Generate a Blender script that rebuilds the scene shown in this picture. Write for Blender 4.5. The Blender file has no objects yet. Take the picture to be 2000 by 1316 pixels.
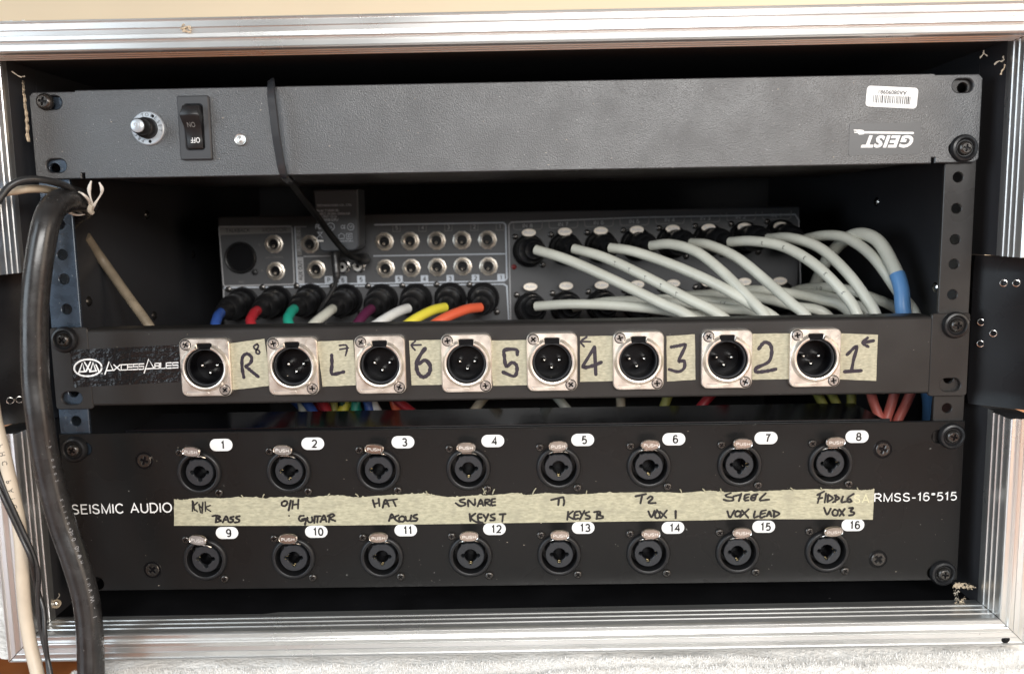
import bpy, math, random
from mathutils import Vector, Matrix, noise
from mathutils.geometry import tessellate_polygon
random.seed(7)
scn = bpy.context.scene
COL = scn.collection
PI = math.pi
# Units used while building: millimetres.  X to the right, Y into the case (0 = face of the rack rails),
# S downwards from the upper edge of the top rack unit.  ground (table top) is at S = 299.
SG = 299.0
def W(x, y, s): return Vector((x*.001, y*.001, (SG-s)*.001))

# ---------------------------------------------------------------- camera
FPX, CXM, CSM, CDM = 1700.0, 7.85, 70.2, 454.8
RA, RB, RC = 0.1299, 0.0119, -0.016
def _rot():
    ca, sa, cb, sb, cc, sc = math.cos(RA), math.sin(RA), math.cos(RB), math.sin(RB), math.cos(RC), math.sin(RC)
    Rx = Matrix(((1,0,0),(0,ca,-sa),(0,sa,ca))); Ry = Matrix(((cb,0,sb),(0,1,0),(-sb,0,cb))); Rz = Matrix(((cc,-sc,0),(sc,cc,0),(0,0,1)))
    return Rz @ Ry @ Rx
ROT = _rot(); ROTT = ROT.transposed()
def at(u, v, y=0.0):
    """where the sight line of photo pixel (u,v) meets depth y -> (X,S) in mm"""
    d = ROTT @ Vector(((u-1000)/FPX, (v-658)/FPX, 1.0))
    t = (y+CDM)/d[2]
    return (CXM+d[0]*t, CSM+d[1]*t)
def at3(u, v, y):
    x, s = at(u, v, y); return (x, y, s)
cam_d = bpy.data.cameras.new('camera'); cam = bpy.data.objects.new('camera', cam_d); COL.objects.link(cam)
rt = ROTT @ Vector((1,0,0)); dn = ROTT @ Vector((0,1,0)); fw = ROTT @ Vector((0,0,1))
def bl(v): return Vector((v[0], v[2], -v[1]))
r_, u_, b_ = bl(rt), -bl(dn), -bl(fw)
M = Matrix((( r_.x, u_.x, b_.x, 0),( r_.y, u_.y, b_.y, 0),( r_.z, u_.z, b_.z, 0),(0,0,0,1)))
M.translation = W(CXM, -CDM, CSM)
cam.matrix_world = M
cam_d.sensor_width = 36.0; cam_d.lens = FPX/2000*36
cam_d.clip_start = 0.02; cam_d.clip_end = 50
cam_d.dof.use_dof = True; cam_d.dof.focus_distance = 0.462; cam_d.dof.aperture_fstop = 9.0
scn.camera = cam

# ---------------------------------------------------------------- world and lamps
w = bpy.data.worlds.new('World'); scn.world = w; w.use_nodes = True
bg = w.node_tree.nodes['Background']; bg.inputs[0].default_value = (1.0, .95, .88, 1); bg.inputs[1].default_value = 0.10
def lamp(name, loc, target, size, size_y, power, color):
    l = bpy.data.lights.new(name, 'AREA'); l.shape = 'RECTANGLE'; l.size = size; l.size_y = size_y; l.energy = power; l.color = color
    o = bpy.data.objects.new(name, l); COL.objects.link(o)
    p = W(*loc); q = W(*target); o.location = p
    o.rotation_euler = (q-p).to_track_quat('-Z', 'Y').to_euler()
    return o
lamp('window_light_left', (-1250,-900,-250), (-60,0,150), .9, 1.1, 15.5, (.78,.90,1.0))
lamp('room_light_right', (1250,-800,-120), (60,0,150), .7, .8, 7.5, (1.0,.84,.68))
lamp('window_light_above', (300,-1450,-330), (100,0,40), 1.2, .36, 27, (1.0,.985,.96))
lamp('added_wall_light', (1500,350,-700), (500,900,-150), .8, .8, 24, (1.0,.97,.93))  # extra lamp, not a window; added to brighten the right of the wall
scn.view_settings.view_transform = 'Standard'; scn.view_settings.look = 'None'
scn.view_settings.exposure = 0.0; scn.view_settings.gamma = 1.0
scn.render.engine = 'CYCLES'
scn.cycles.max_bounces = 8

# ---------------------------------------------------------------- materials
def material(name, color, rough=.5, metal=0.0, bump=None, vary=None, spec=.5, coat=0.0, rvary=None, aniso=None, specks=None):
    """bump=(scale per m, strength, distance m, stretch xyz); vary=(scale, amount, stretch)"""
    m = bpy.data.materials.new(name); m.use_nodes = True
    nt = m.node_tree; N = nt.nodes; L = nt.links; p = N['Principled BSDF']
    p.inputs['Base Color'].default_value = (*color, 1); p.inputs['Roughness'].default_value = rough
    p.inputs['Metallic'].default_value = metal; p.inputs['Specular IOR Level'].default_value = spec
    if coat: p.inputs['Coat Weight'].default_value = coat; p.inputs['Coat Roughness'].default_value = .12
    tc = N.new('ShaderNodeTexCoord')
    def nz(scale, stretch, detail=4):
        mp = N.new('ShaderNodeMapping'); mp.inputs['Scale'].default_value = stretch
        n = N.new('ShaderNodeTexNoise'); n.inputs['Scale'].default_value = scale; n.inputs['Detail'].default_value = detail
        L.new(tc.outputs['Object'], mp.inputs[0]); L.new(mp.outputs[0], n.inputs['Vector']); return n
    col_out = None
    if vary:
        n = nz(vary[0], vary[2] if len(vary) > 2 else (1,1,1))
        mx = N.new('ShaderNodeMix'); mx.data_type = 'RGBA'
        a = vary[1]
        mx.inputs[6].default_value = (*[c*(1-a) for c in color], 1); mx.inputs[7].default_value = (*[min(1, c*(1+a)) for c in color], 1)
        rp = N.new('ShaderNodeMapRange'); rp.inputs[1].default_value = .3; rp.inputs[2].default_value = .7
        L.new(n.outputs[0], rp.inputs[0]); L.new(rp.outputs[0], mx.inputs[0]); col_out = mx.outputs[2]
    if specks:   # (scale, threshold, colour) light dust and chips
        n = nz(specks[0], (1,1,1), 2)
        rp = N.new('ShaderNodeMapRange'); rp.inputs[1].default_value = specks[1]; rp.inputs[2].default_value = specks[1]+.03
        L.new(n.outputs[0], rp.inputs[0])
        mx = N.new('ShaderNodeMix'); mx.data_type = 'RGBA'
        if col_out: L.new(col_out, mx.inputs[6])
        else: mx.inputs[6].default_value = (*color, 1)
        mx.inputs[7].default_value = (*specks[2], 1); L.new(rp.outputs[0], mx.inputs[0]); col_out = mx.outputs[2]
    if col_out: L.new(col_out, p.inputs['Base Color'])
    if rvary:
        n = nz(rvary[0], rvary[2] if len(rvary) > 2 else (1,1,1)); rp = N.new('ShaderNodeMapRange'); rp.inputs[1].default_value = .3; rp.inputs[2].default_value = .7
        rp.inputs[3].default_value = max(.02, rough-rvary[1]); rp.inputs[4].default_value = min(1, rough+rvary[1])
        L.new(n.outputs[0], rp.inputs[0]); L.new(rp.outputs[0], p.inputs['Roughness'])
    if bump:
        n = nz(bump[0], bump[3] if len(bump) > 3 else (1,1,1)); b = N.new('ShaderNodeBump')
        b.inputs['Strength'].default_value = bump[1]; b.inputs['Distance'].default_value = bump[2]
        L.new(n.outputs[0], b.inputs['Height']); L.new(b.outputs[0], p.inputs['Normal'])
    return m
MT = dict(
 crinkle = material('textured_black_powder_coat', (.019,.020,.023), .42, bump=(1500,.5,.0005), rvary=(60,.05), specks=(900,.72,(.26,.26,.25)), spec=1.0),
 satin   = material('satin_black_paint', (.010,.0098,.0098), .30, spec=.24, bump=(2500,.12,.0002), rvary=(22,.10), specks=(420,.765,(.20,.20,.19))),
 gloss   = material('glossy_black_paint', (.004,.004,.005), .16, spec=.35, rvary=(30,.06)),
 matte   = material('matte_black_paint', (.023,.021,.020), .36, spec=.36, bump=(2200,.18,.0002), rvary=(20,.10), specks=(420,.785,(.18,.18,.17))),
 wallin  = material('black_laminate', (.042,.042,.046), .40, bump=(120,.15,.0006), specks=(260,.79,(.2,.19,.18))),
 alu_h   = material('brushed_aluminium_lengthwise', (.80,.80,.79), .30, .88, bump=(160,.015,.0001,(.04,1,6)), rvary=(25,.05,(.5,1,1)), vary=(30,.04,(.7,1,1)), specks=(420,.77,(.35,.33,.31))),
 alu_v   = material('brushed_aluminium_upright', (.80,.80,.79), .30, .88, bump=(160,.015,.0001,(6,1,.04)), rvary=(25,.05,(1,1,.5)), vary=(30,.04,(1,1,.7)), specks=(420,.77,(.35,.33,.31))),
 nickel  = material('satin_nickel', (.83,.77,.69), .36, .92, bump=(500,.08,.0002), vary=(260,.09), rvary=(200,.07)),
 steel   = material('bright_steel', (.78,.76,.73), .18, 1.0, rvary=(300,.06)),
 tabm    = material('pressed_tin_tab', (.42,.365,.32), .32, 1.0, bump=(900,.2,.0002), vary=(250,.12)),
 tabrim  = material('tab_rim', (.86,.80,.74), .22, 1.0), tablite = material('bright_tin_tab', (.80,.72,.62), .45, .35),
 brass   = material('brass_contact', (.83,.66,.36), .2, 1.0),
 zinc    = material('zinc_rail_cool_sheen', (.075,.10,.135), .28, .7, bump=(900,.06,.0002), rvary=(150,.06), vary=(120,.2), specks=(500,.72,(.4,.4,.4))),  # bluish tone paints in the cool light reflected by the left rail
 blackmet= material('blackened_screw', (.075,.07,.066), .24, .8, rvary=(500,.08)),
 plastic = material('black_plastic', (.012,.012,.013), .36, spec=.35, rvary=(200,.06)),
 disc    = material('socket_face_plastic', (.026,.028,.032), .36, spec=.4, rvary=(300,.05)),
 bezel   = material('grey_black_plastic', (.034,.036,.040), .42, bump=(1500,.1,.0002)),
 deep    = material('deep_black_plastic', (.003,.003,.004), .3, spec=.2),
 rubber  = material('black_rubber_jacket', (.024,.023,.023), .27, bump=(170,.14,.0007), rvary=(90,.08), vary=(160,.3), specks=(600,.73,(.14,.14,.135))),
 thin    = material('thin_black_jacket', (.022,.022,.023), .33, rvary=(300,.08)),
 greycab = material('pale_grey_jacket', (.56,.56,.49), .36, bump=(250,.14,.0006), vary=(35,.13), rvary=(150,.08)),
 beige   = material('beige_jacket', (.50,.42,.31), .5, vary=(80,.12), bump=(300,.2,.0004)),
 white   = material('white_plastic', (.72,.72,.70), .4, vary=(200,.05)),
 blue    = material('blue_jacket', (.035,.09,.34), .38), red = material('red_jacket', (.42,.025,.035), .38),
 teal    = material('green_jacket', (.02,.34,.24), .38), purple = material('purple_jacket', (.10,.018,.055), .42),
 yellow  = material('yellow_jacket', (.80,.70,.07), .38), orange = material('orange_jacket', (.76,.13,.06), .38),
 olive   = material('olive_yellow_jacket', (.34,.33,.08), .42), darkgreen = material('dark_green_jacket', (.02,.09,.06), .42),
 palered = material('faded_red_sleeve', (.62,.16,.13), .42), skyblue = material('blue_heat_shrink', (.12,.29,.58), .35),
 ink     = material('marker_ink', (.020,.014,.024), .4, vary=(900,.5)),
 inkb    = material('black_marker_ink', (.010,.008,.008), .5),
 printw  = material('white_print', (.80,.80,.79), .5), printg = material('grey_print', (.33,.33,.34), .5),
 printd  = material('dark_print', (.03,.03,.03), .5), printdim = material('dim_print', (.16,.155,.15), .5),
 printb  = material('pale_blue_print', (.46,.50,.56), .5), ghost = material('print_seen_through_tape', (.60,.57,.38), .6),
 tabtext = material('embossed_lettering', (.80,.75,.70), .45, .2),
 sticker = material('white_label_stock', (.76,.77,.77), .38, bump=(160,.15,.0004)),
 gloss_lab = material('crumpled_glossy_label', (.010,.010,.011), .12, coat=.3, bump=(230,1.0,.0009,(1,1,1.5))),
 mixer   = material('mixer_grey_paint', (.052,.053,.057), .45, bump=(1500,.1,.0002)),
 bare    = material('bare_chipped_wood', (.52,.42,.30), .8, bump=(900,.6,.001), vary=(500,.35)),
 fluff   = material('dust_fibre', (.42,.37,.30), .8), chrome = material('mirror_chrome', (.85,.85,.86), .08, 1.0),
 wood    = material('varnished_brown_table', (.34,.115,.035), .34, bump=(60,.1,.0006,(.2,1,1)), vary=(30,.35,(.15,1,1))),
 wall    = material('cream_wall_paint', (.88,.74,.53), .85, vary=(3,.04)),
 floor   = material('beige_floor', (.42,.38,.33), .7, vary=(6,.1)), whitecab = material('off_white_jacket', (.60,.52,.41), .45, vary=(60,.12), bump=(200,.1,.0004)),
 screwm  = material('zinc_screw', (.52,.48,.45), .34, .9),
 redled  = material('red_led_off', (.16,.01,.01), .3),
 clearw  = material('white_tie', (.78,.74,.68), .42),
)
def tape_material(name, col, dirty):
    m = material(name, col, .62, bump=(1300,.5,.0005,(.35,1,2.2)), vary=(900,.22,(.45,1,1.3)))
    nt = m.node_tree; N = nt.nodes; L = nt.links; p = N['Principled BSDF']
    tc = N.new('ShaderNodeTexCoord'); n = N.new('ShaderNodeTexNoise'); n.inputs['Scale'].default_value = 130; n.inputs['Detail'].default_value = 5
    rp = N.new('ShaderNodeMapRange'); rp.inputs[1].default_value = .5; rp.inputs[2].default_value = .72; rp.inputs[4].default_value = .75
    mx = N.new('ShaderNodeMix'); mx.data_type = 'RGBA'; old = p.inputs['Base Color'].links[0].from_socket
    L.new(tc.outputs['Object'], n.inputs[0]); L.new(n.outputs[0], rp.inputs[0]); L.new(rp.outputs[0], mx.inputs[0]); L.new(old, mx.inputs[6]); mx.inputs[7].default_value = (*dirty, 1)
    L.new(mx.outputs[2], p.inputs['Base Color']); return m
MT['tape'] = tape_material('cream_masking_tape', (.42,.395,.28), (.33,.31,.225))
MT['tape2'] = tape_material('aged_masking_tape', (.41,.385,.28), (.33,.315,.235))
def towel_mat():
    m = material('grey_plush_towel', (.84,.82,.79), .95, bump=(420,.7,.002), vary=(150,.10)); p = m.node_tree.nodes['Principled BSDF']
    p.inputs['Sheen Weight'].default_value = .35; return m
MT['towel'] = towel_mat()
MT['adapt'] = material('adapter_housing_plastic', (.062,.068,.078), .38, bump=(1500,.1,.0002))
MT['leadm'] = material('dull_black_lead', (.008,.008,.008), .5, spec=.15)
MT['darkfloor'] = material('worn_black_lining', (.008,.008,.009), .5, spec=.12, vary=(40,.3), specks=(300,.76,(.10,.095,.09)))
MT['lens'] = material('turned_metal', (.60,.61,.60), .32, .85)
MT['collar'] = material('silvered_plastic_collar', (.42,.46,.50), .35, .45)
MT['strapm'] = material('shiny_black_strap', (.030,.032,.036), .24, bump=(150,.1,.0005))
MT['logofilm'] = material('clear_label_film', (.022,.023,.026), .44, spec=.85)
MT['dishm'] = material('black_enamel', (.007,.007,.008), .30, spec=.18, rvary=(40,.08), specks=(300,.78,(.14,.14,.13)))
MT['dirtybeige'] = material('dirty_beige_jacket', (.26,.21,.15), .5, vary=(90,.3), bump=(300,.2,.0004))
MT['pile'] = material('towel_pile', (.90,.885,.86), .95, vary=(300,.08))

# ---------------------------------------------------------------- mesh building
ORG = {}
class MB:
    def __init__(s, *mats): s.v = []; s.f = []; s.mi = []; s.mats = list(mats) or ['matte']; s.sm = []
    def m(s, name):
        if name is None: return 0
        if name not in s.mats: s.mats.append(name)
        return s.mats.index(name)
    def add(s, vs, fs, mat=None, smooth=False):
        b = len(s.v); k = s.m(mat); s.v += [tuple(q) for q in vs]
        for f in fs: s.f.append([b+i for i in f]); s.mi.append(k); s.sm.append(smooth)
    def box(s, x0, x1, y0, y1, s0, s1, mat=None, c=0.0):
        """box, front (low y) edges chamfered by c"""
        a = [(x0+c,y0,s0+c),(x1-c,y0,s0+c),(x1-c,y0,s1-c),(x0+c,y0,s1-c)]
        b = [(x0,y0+c,s0),(x1,y0+c,s0),(x1,y0+c,s1),(x0,y0+c,s1)]
        d = [(x0,y1,s0),(x1,y1,s0),(x1,y1,s1),(x0,y1,s1)]
        if c:
            vs = a+b+d; fs = [(0,1,2,3),(8,11,10,9)]
            for i in range(4):
                j = (i+1) % 4; fs += [(i,i+4,j+4,j),(i+4,i+8,j+8,j+4)]
        else:
            vs = b+d; fs = [(0,1,2,3),(4,7,6,5)]+[(i,i+4,(i+1)%4+4,(i+1)%4) for i in range(4)]
        s.add(vs, fs, mat)
    def plate(s, outer, holes, y0, y1, mat=None, c=0.0, back=True):
        def inset(loop, c):
            n = len(loop); out = []
            A = sum(loop[i][0]*loop[(i+1)%n][1]-loop[(i+1)%n][0]*loop[i][1] for i in range(n))
            sg = 1 if A > 0 else -1
            for i in range(n):
                p, q, r = loop[i-1], loop[i], loop[(i+1)%n]
                d1 = Vector((q[0]-p[0], q[1]-p[1])); d2 = Vector((r[0]-q[0], r[1]-q[1]))
                if d1.length < 1e-9 or d2.length < 1e-9: out.append(q); continue
                d1.normalize(); d2.normalize()
                n1 = Vector((-d1.y, d1.x)); n2 = Vector((-d2.y, d2.x)); nn = n1+n2
                if nn.length < 1e-6: out.append(q); continue
                nn.normalize(); k = c/max(.5, nn.dot(n1)); out.append((q[0]+sg*nn.x*k, q[1]+sg*nn.y*k))
            return out
        loops = [outer]+holes
        front = [inset(outer, c)]+[inset(h, -c) for h in holes] if c else loops
        flat = [p for l in front for p in l]
        tri = tessellate_polygon([[Vector((p[0], p[1], 0)) for p in l] for l in front])
        s.add([(p[0], y0, p[1]) for p in flat], [tuple(t) for t in tri], mat)
        if back: s.add([(p[0], y1, p[1]) for l in loops for p in l], [tuple(reversed(t)) for t in tri], mat)
        for l, fr in zip(loops, front):
            n = len(l); vs = [(p[0], y0+c, p[1]) for p in l]+[(p[0], y1, p[1]) for p in l]
            s.add(vs, [(i,(i+1)%n,(i+1)%n+n,i+n) for i in range(n)], mat, n > 12)
            if c: s.add([(p[0], y0, p[1]) for p in fr]+[(p[0], y0+c, p[1]) for p in l], [(i,(i+1)%n,(i+1)%n+n,i+n) for i in range(n)], mat)
    def lathe(s, p0, d, prof, n=32, mat=None, smooth=True, a0=0, a1=2*PI):
        """prof = [(radius, distance along d)]"""
        p0 = Vector(p0); d = Vector(d).normalized()
        e1 = d.cross(Vector((0,0,1)));
        if e1.length < 1e-4: e1 = Vector((1,0,0))
        e1.normalize(); e2 = d.cross(e1)
        full = abs(a1-a0-2*PI) < 1e-6; cnt = n if full else n+1
        vs = []
        for r, t in prof:
            for k in range(cnt):
                a = a0+(a1-a0)*k/n; vs.append(p0+d*t+(e1*math.cos(a)+e2*math.sin(a))*r)
        fs = []
        for i in range(len(prof)-1):
            for k in range(n):
                k2 = (k+1) % cnt; fs.append((i*cnt+k, i*cnt+k2, (i+1)*cnt+k2, (i+1)*cnt+k))
        s.add(vs, fs, mat, smooth)
    def disc(s, cx, cs, r, y, n=24, mat=None): s.add([(cx+r*math.cos(2*PI*k/n), y, cs+r*math.sin(2*PI*k/n)) for k in range(n)], [tuple(range(n))], mat)
    def tube(s, pts, r, n=12, mat=None, caps=True, rf=None):
        P = [Vector(p) for p in pts]; T = []
        for i in range(len(P)): T.append((P[min(i+1, len(P)-1)]-P[max(i-1, 0)]).normalized())
        nrm = T[0].cross(Vector((0,0,1)));
        if nrm.length < .1: nrm = T[0].cross(Vector((1,0,0)))
        nrm.normalize(); vs = []
        for i, p in enumerate(P):
            nrm = (nrm-T[i]*nrm.dot(T[i])).normalized(); b = T[i].cross(nrm); rr = r*(rf(i/(len(P)-1)) if rf else 1)
            for k in range(n): a = 2*PI*k/n; vs.append(p+(nrm*math.cos(a)+b*math.sin(a))*rr)
        fs = [(i*n+k, i*n+(k+1)%n, (i+1)*n+(k+1)%n, (i+1)*n+k) for i in range(len(P)-1) for k in range(n)]
        s.add(vs, fs, mat, True)
        if caps: s.add(vs[:n], [tuple(range(n))], mat); s.add(vs[-n:], [tuple(range(n))], mat)
    def stroke(s, pts, wd, y, mat=None, smooth=True):
        """flat pen stroke (x,s) points lying at depth y"""
        P = catmull([(p[0], 0, p[1]) for p in pts], 5) if (smooth and len(pts) > 2) else [Vector((p[0], 0, p[1])) for p in pts]
        vs = []; n = len(P)
        for i, p in enumerate(P):
            t = (P[min(i+1, n-1)]-P[max(i-1, 0)]); t = t.normalized() if t.length > 1e-6 else Vector((1,0,0))
            nn = Vector((-t.z, 0, t.x)); ww = wd*.5*(1+.14*math.sin(i*1.7+p.x*2)+(.06 if i % 3 == 0 else 0))
            vs += [(p.x+nn.x*ww, y, p.z+nn.z*ww), (p.x-nn.x*ww, y, p.z-nn.z*ww)]
        s.add(vs, [(2*i, 2*i+1, 2*i+3, 2*i+2) for i in range(n-1)], mat)
        for q in (P[0], P[-1]): s.add([(q.x+wd*.48*math.cos(a*PI/5), y-.006, q.z+wd*.48*math.sin(a*PI/5)) for a in range(10)], [tuple(range(10))], mat)
    def pline(s, pts, wd, y, mat=None):
        """even-width mitred line"""
        P = [Vector(p) for p in pts]; n = len(P); vs = []
        closed = (P[0]-P[-1]).length < 1e-4*max(1, wd)
        for i, p in enumerate(P):
            a = P[i-1] if i else (P[-2] if closed else None); b = P[i+1] if i < n-1 else (P[1] if closed else None)
            d1 = (p-a).normalized() if a is not None else None; d2 = (b-p).normalized() if b is not None else None
            if d1 is None: d1 = d2
            if d2 is None: d2 = d1
            m = Vector((-(d1+d2).y, (d1+d2).x)); m = m.normalized() if m.length > 1e-6 else Vector((-d1.y, d1.x)); k = wd*.5/max(.45, m.dot(Vector((-d1.y, d1.x))))
            vs += [(p.x+m.x*k, y, p.y+m.y*k), (p.x-m.x*k, y, p.y-m.y*k)]
        s.add(vs, [(2*i, 2*i+1, 2*i+3, 2*i+2) for i in range(n-1)], mat)
    def text(s, txt, cx, cs, w=None, h=None, y=-.1, mat=None, rot=0, shear=0, bold=0, squash=1.0, spacing=1.0, depth=0):
        vs, fs, bb = glyphs(txt, bold, shear, spacing)
        bw, bh = bb[1]-bb[0], bb[3]-bb[2]
        if h is None: ky = kx = w/bw
        else:
            ky = h/bh; kx = (w/bw) if w else ky*squash
        mx, my = (bb[0]+bb[1])/2, (bb[2]+bb[3])/2; ca, sa = math.cos(math.radians(rot)), math.sin(math.radians(rot))
        out = []
        for a, b in vs:
            X = (a-mx)*kx; Y = -(b-my)*ky; out.append((cx+X*ca-Y*sa, y, cs+X*sa+Y*ca))
        s.add(out, fs, mat)
    def mesh(s, name, org):
        me = bpy.data.meshes.new(name)
        me.from_pydata([((x-org[0])*.001, (y-org[1])*.001, -(z-org[2])*.001) for x, y, z in s.v], [], s.f)
        for m in s.mats: me.materials.append(MT[m])
        me.polygons.foreach_set('material_index', s.mi); me.polygons.foreach_set('use_smooth', s.sm)
        if any(s.sm): me.set_sharp_from_angle(angle=math.radians(38))
        me.update(); return me
    def build(s, name, parent=None, label=None, org=None):
        if org is None:
            xs, ys, ss = zip(*s.v); org = ((min(xs)+max(xs))/2, (min(ys)+max(ys))/2, (min(ss)+max(ss))/2)
        return link(name, s.mesh(name, org), org, parent, label)
_gc = {}
def glyphs(txt, bold, shear, spacing):
    k = (txt, bold, shear, spacing)
    if k not in _gc:
        c = bpy.data.curves.new('t', 'FONT'); c.body = txt; c.offset = bold; c.shear = shear; c.space_character = spacing; c.resolution_u = 3
        o = bpy.data.objects.new('t', c); COL.objects.link(o); bpy.context.view_layer.update()
        dg = bpy.context.evaluated_depsgraph_get(); me = bpy.data.meshes.new_from_object(o.evaluated_get(dg))
        vs = [(v.co.x, v.co.y) for v in me.vertices]; fs = [tuple(p.vertices) for p in me.polygons]
        bpy.data.objects.remove(o); bpy.data.curves.remove(c); bpy.data.meshes.remove(me)
        xs = [v[0] for v in vs]; ys = [v[1] for v in vs]; _gc[k] = (vs, fs, (min(xs), max(xs), min(ys), max(ys)))
    return _gc[k]
def _arc(cx, cy, rx, ry, a0, a1, n=10):
    return [(cx+rx*math.cos(math.radians(a0+(a1-a0)*i/n)), cy+ry*math.sin(math.radians(a0+(a1-a0)*i/n))) for i in range(n+1)]
# plain upright lettering as centre lines, (x right, y down, cap height 1); S = smooth already
SF = {
 '0': (.5, [_arc(.25,.5,.25,.5,0,360,24)]), '1': (.3, [[(.02,.22),(.2,.02),(.2,1)]]),
 '2': (.5, [_arc(.25,.26,.24,.26,190,360,10)+[(.47,.42),(.30,.66),(.03,.98),(.5,.98)]]),
 '3': (.5, [_arc(.24,.25,.22,.25,200,450,12), _arc(.24,.74,.25,.26,-90,150,12)]), '4': (.52, [[(.4,1),(.4,.02),(.02,.7),(.54,.7)]]),
 '5': (.5, [[(.46,.02),(.1,.02),(.05,.46)]+_arc(.24,.68,.25,.31,215,500,14)]), '6': (.5, [[(.44,.12)]+_arc(.25,.25,.22,.25,-50,-150,6)+[(.01,.5)]+_arc(.25,.69,.24,.30,180,-180,20)]),
 '7': (.48, [[(.02,.02),(.48,.02),(.28,.45),(.2,1)]]), '8': (.5, [_arc(.25,.25,.2,.24,0,360,18), _arc(.25,.73,.25,.26,0,360,18)]),
 '9': (.5, [_arc(.25,.31,.24,.30,0,-360,20)+[(.49,.5)]+_arc(.25,.75,.22,.24,10,140,8)]),
 'A': (.66, [[(0,1),(.33,0),(.66,1)],[(.12,.66),(.54,.66)]]), 'B': (.56, [[(.03,0),(.03,1),(.3,1)]+_arc(.3,.74,.25,.26,90,-90,8)+[(.03,.48)],[(.03,0),(.3,0)]+_arc(.3,.24,.2,.24,-90,90,8)]),
 'C': (.68, [_arc(.35,.5,.34,.5,-40,-320,24)]), 'D': (.64, [[(.03,0),(.03,1),(.28,1)]+_arc(.28,.5,.35,.5,90,-90,14)+[(.03,0)]]),
 'E': (.54, [[(.54,.01),(.03,.01),(.03,.99),(.54,.99)],[(.03,.48),(.48,.48)]]), 'F': (.5, [[(.5,.01),(.03,.01),(.03,1)],[(.03,.48),(.42,.48)]]),
 'G': (.7, [_arc(.35,.5,.34,.5,-42,-330,24)+[(.68,.55),(.4,.55)]]), 'H': (.6, [[(.03,0),(.03,1)],[(.6,0),(.6,1)],[(.03,.48),(.6,.48)]]), 'I': (.06, [[(.03,0),(.03,1)]]),
 'K': (.6, [[(.03,0),(.03,1)],[(.56,0),(.05,.6)],[(.22,.42),(.6,1)]]), 'L': (.48, [[(.03,0),(.03,.99),(.48,.99)]]), 'M': (.74, [[(.03,1),(.03,0),(.37,.98),(.71,0),(.71,1)]]),
 'N': (.62, [[(.03,1),(.03,0),(.6,1),(.6,0)]]), 'O': (.74, [_arc(.37,.5,.36,.5,0,360,28)]), 'P': (.54, [[(.03,1),(.03,0),(.3,0)]+_arc(.3,.27,.24,.27,-90,90,8)+[(.03,.54)]]),
 'R': (.62, [[(.03,1),(.03,0),(.32,0)]+_arc(.32,.26,.24,.26,-90,90,8)+[(.03,.52)],[(.34,.54),(.62,1)]]), 'S': (.58, [_arc(.28,.26,.25,.26,-25,-180,9)+[(.07,.40),(.28,.49),(.50,.60)]+_arc(.29,.73,.27,.27,-10,180,10)[2:]]),
 'T': (.6, [[(0,.01),(.6,.01)],[(.3,0),(.3,1)]]), 'U': (.6, [[(.03,0),(.03,.62)]+_arc(.31,.68,.28,.32,180,0,12)+[(.59,.62),(.59,0)]]), 'V': (.62, [[(0,0),(.31,1),(.62,0)]]), 'X': (.6, [[(0,0),(.6,1)],[(.6,0),(0,1)]]),
 'Y': (.6, [[(0,0),(.3,.5),(.6,0)],[(.3,.5),(.3,1)]]), 'W': (.9, [[(0,0),(.22,1),(.45,.05),(.68,1),(.9,0)]]), '-': (.3, [[(0,.62),(.3,.62)]]), '*': (.3, [[(.15,.02),(.15,.34)],[(.0,.1),(.3,.26)],[(.3,.1),(.0,.26)]]), ' ': (.22, []), '/': (.3, [[(.3,0),(0,1)]]),
}
def stext(mb, txt, cx, cs, w, h, y, mat, wd, rot=0, gap=.2):
    tot = sum(SF[c][0] for c in txt)+gap*(len(txt)-1); kx = (w/tot) if w else h*.92; x = -tot/2
    ca, sa = math.cos(math.radians(rot)), math.sin(math.radians(rot)); n = 0
    for c in txt:
        for st in SF[c][1]:
            q = [((x+a)*kx, (b-.5)*(h-wd)) for a, b in st]; mb.pline([(cx+X*ca-Y*sa, cs+X*sa+Y*ca) for X, Y in q], wd, y-.004*(n % 3), mat); n += 1
        x += SF[c][0]+gap
def catmull(pts, k=8):
    P = [Vector(p) for p in pts]; P = [P[0]*2-P[1]]+P+[P[-1]*2-P[-2]]; out = []
    for i in range(1, len(P)-2):
        a, b, c, d = P[i-1:i+3]
        for j in range(k):
            t = j/k; out.append(.5*((2*b)+(c-a)*t+(2*a-5*b+4*c-d)*t*t+(3*b-a-3*c+d)*t**3))
    out.append(P[-2]); return out
def link(name, data, org, parent=None, label=None):
    o = bpy.data.objects.new(name, data); COL.objects.link(o); ORG[o.name] = org
    if parent: o.parent = parent; po = ORG[parent.name]; o.location = ((org[0]-po[0])*.001, (org[1]-po[1])*.001, -(org[2]-po[2])*.001)
    else: o.location = W(*org)
    if label: o['label'] = label
    return o
def tag(o, label, cat, group=None, kind=None):
    if label: o['label'] = label
    if cat: o['category'] = cat
    if group: o['group'] = group
    if kind: o['kind'] = kind
    return o
def thing(name, org, label, cat, group=None): return tag(link(name, None, org), label, cat, group)
def circle(cx, cs, r, n=28): return [(cx+r*math.cos(2*PI*k/n), cs+r*math.sin(2*PI*k/n)) for k in range(n)]
def rrect(x0, x1, s0, s1, r, n=5):
    r = min(r, (x1-x0)/2-1e-4, (s1-s0)/2-1e-4); out = []
    for cx, cs, a in ((x1-r, s1-r, 0), (x0+r, s1-r, PI/2), (x0+r, s0+r, PI), (x1-r, s0+r, 1.5*PI)):
        for k in range(n+1): t = a+PI/2*k/n; out.append((cx+r*math.cos(t), cs+r*math.sin(t)))
    return out
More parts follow.
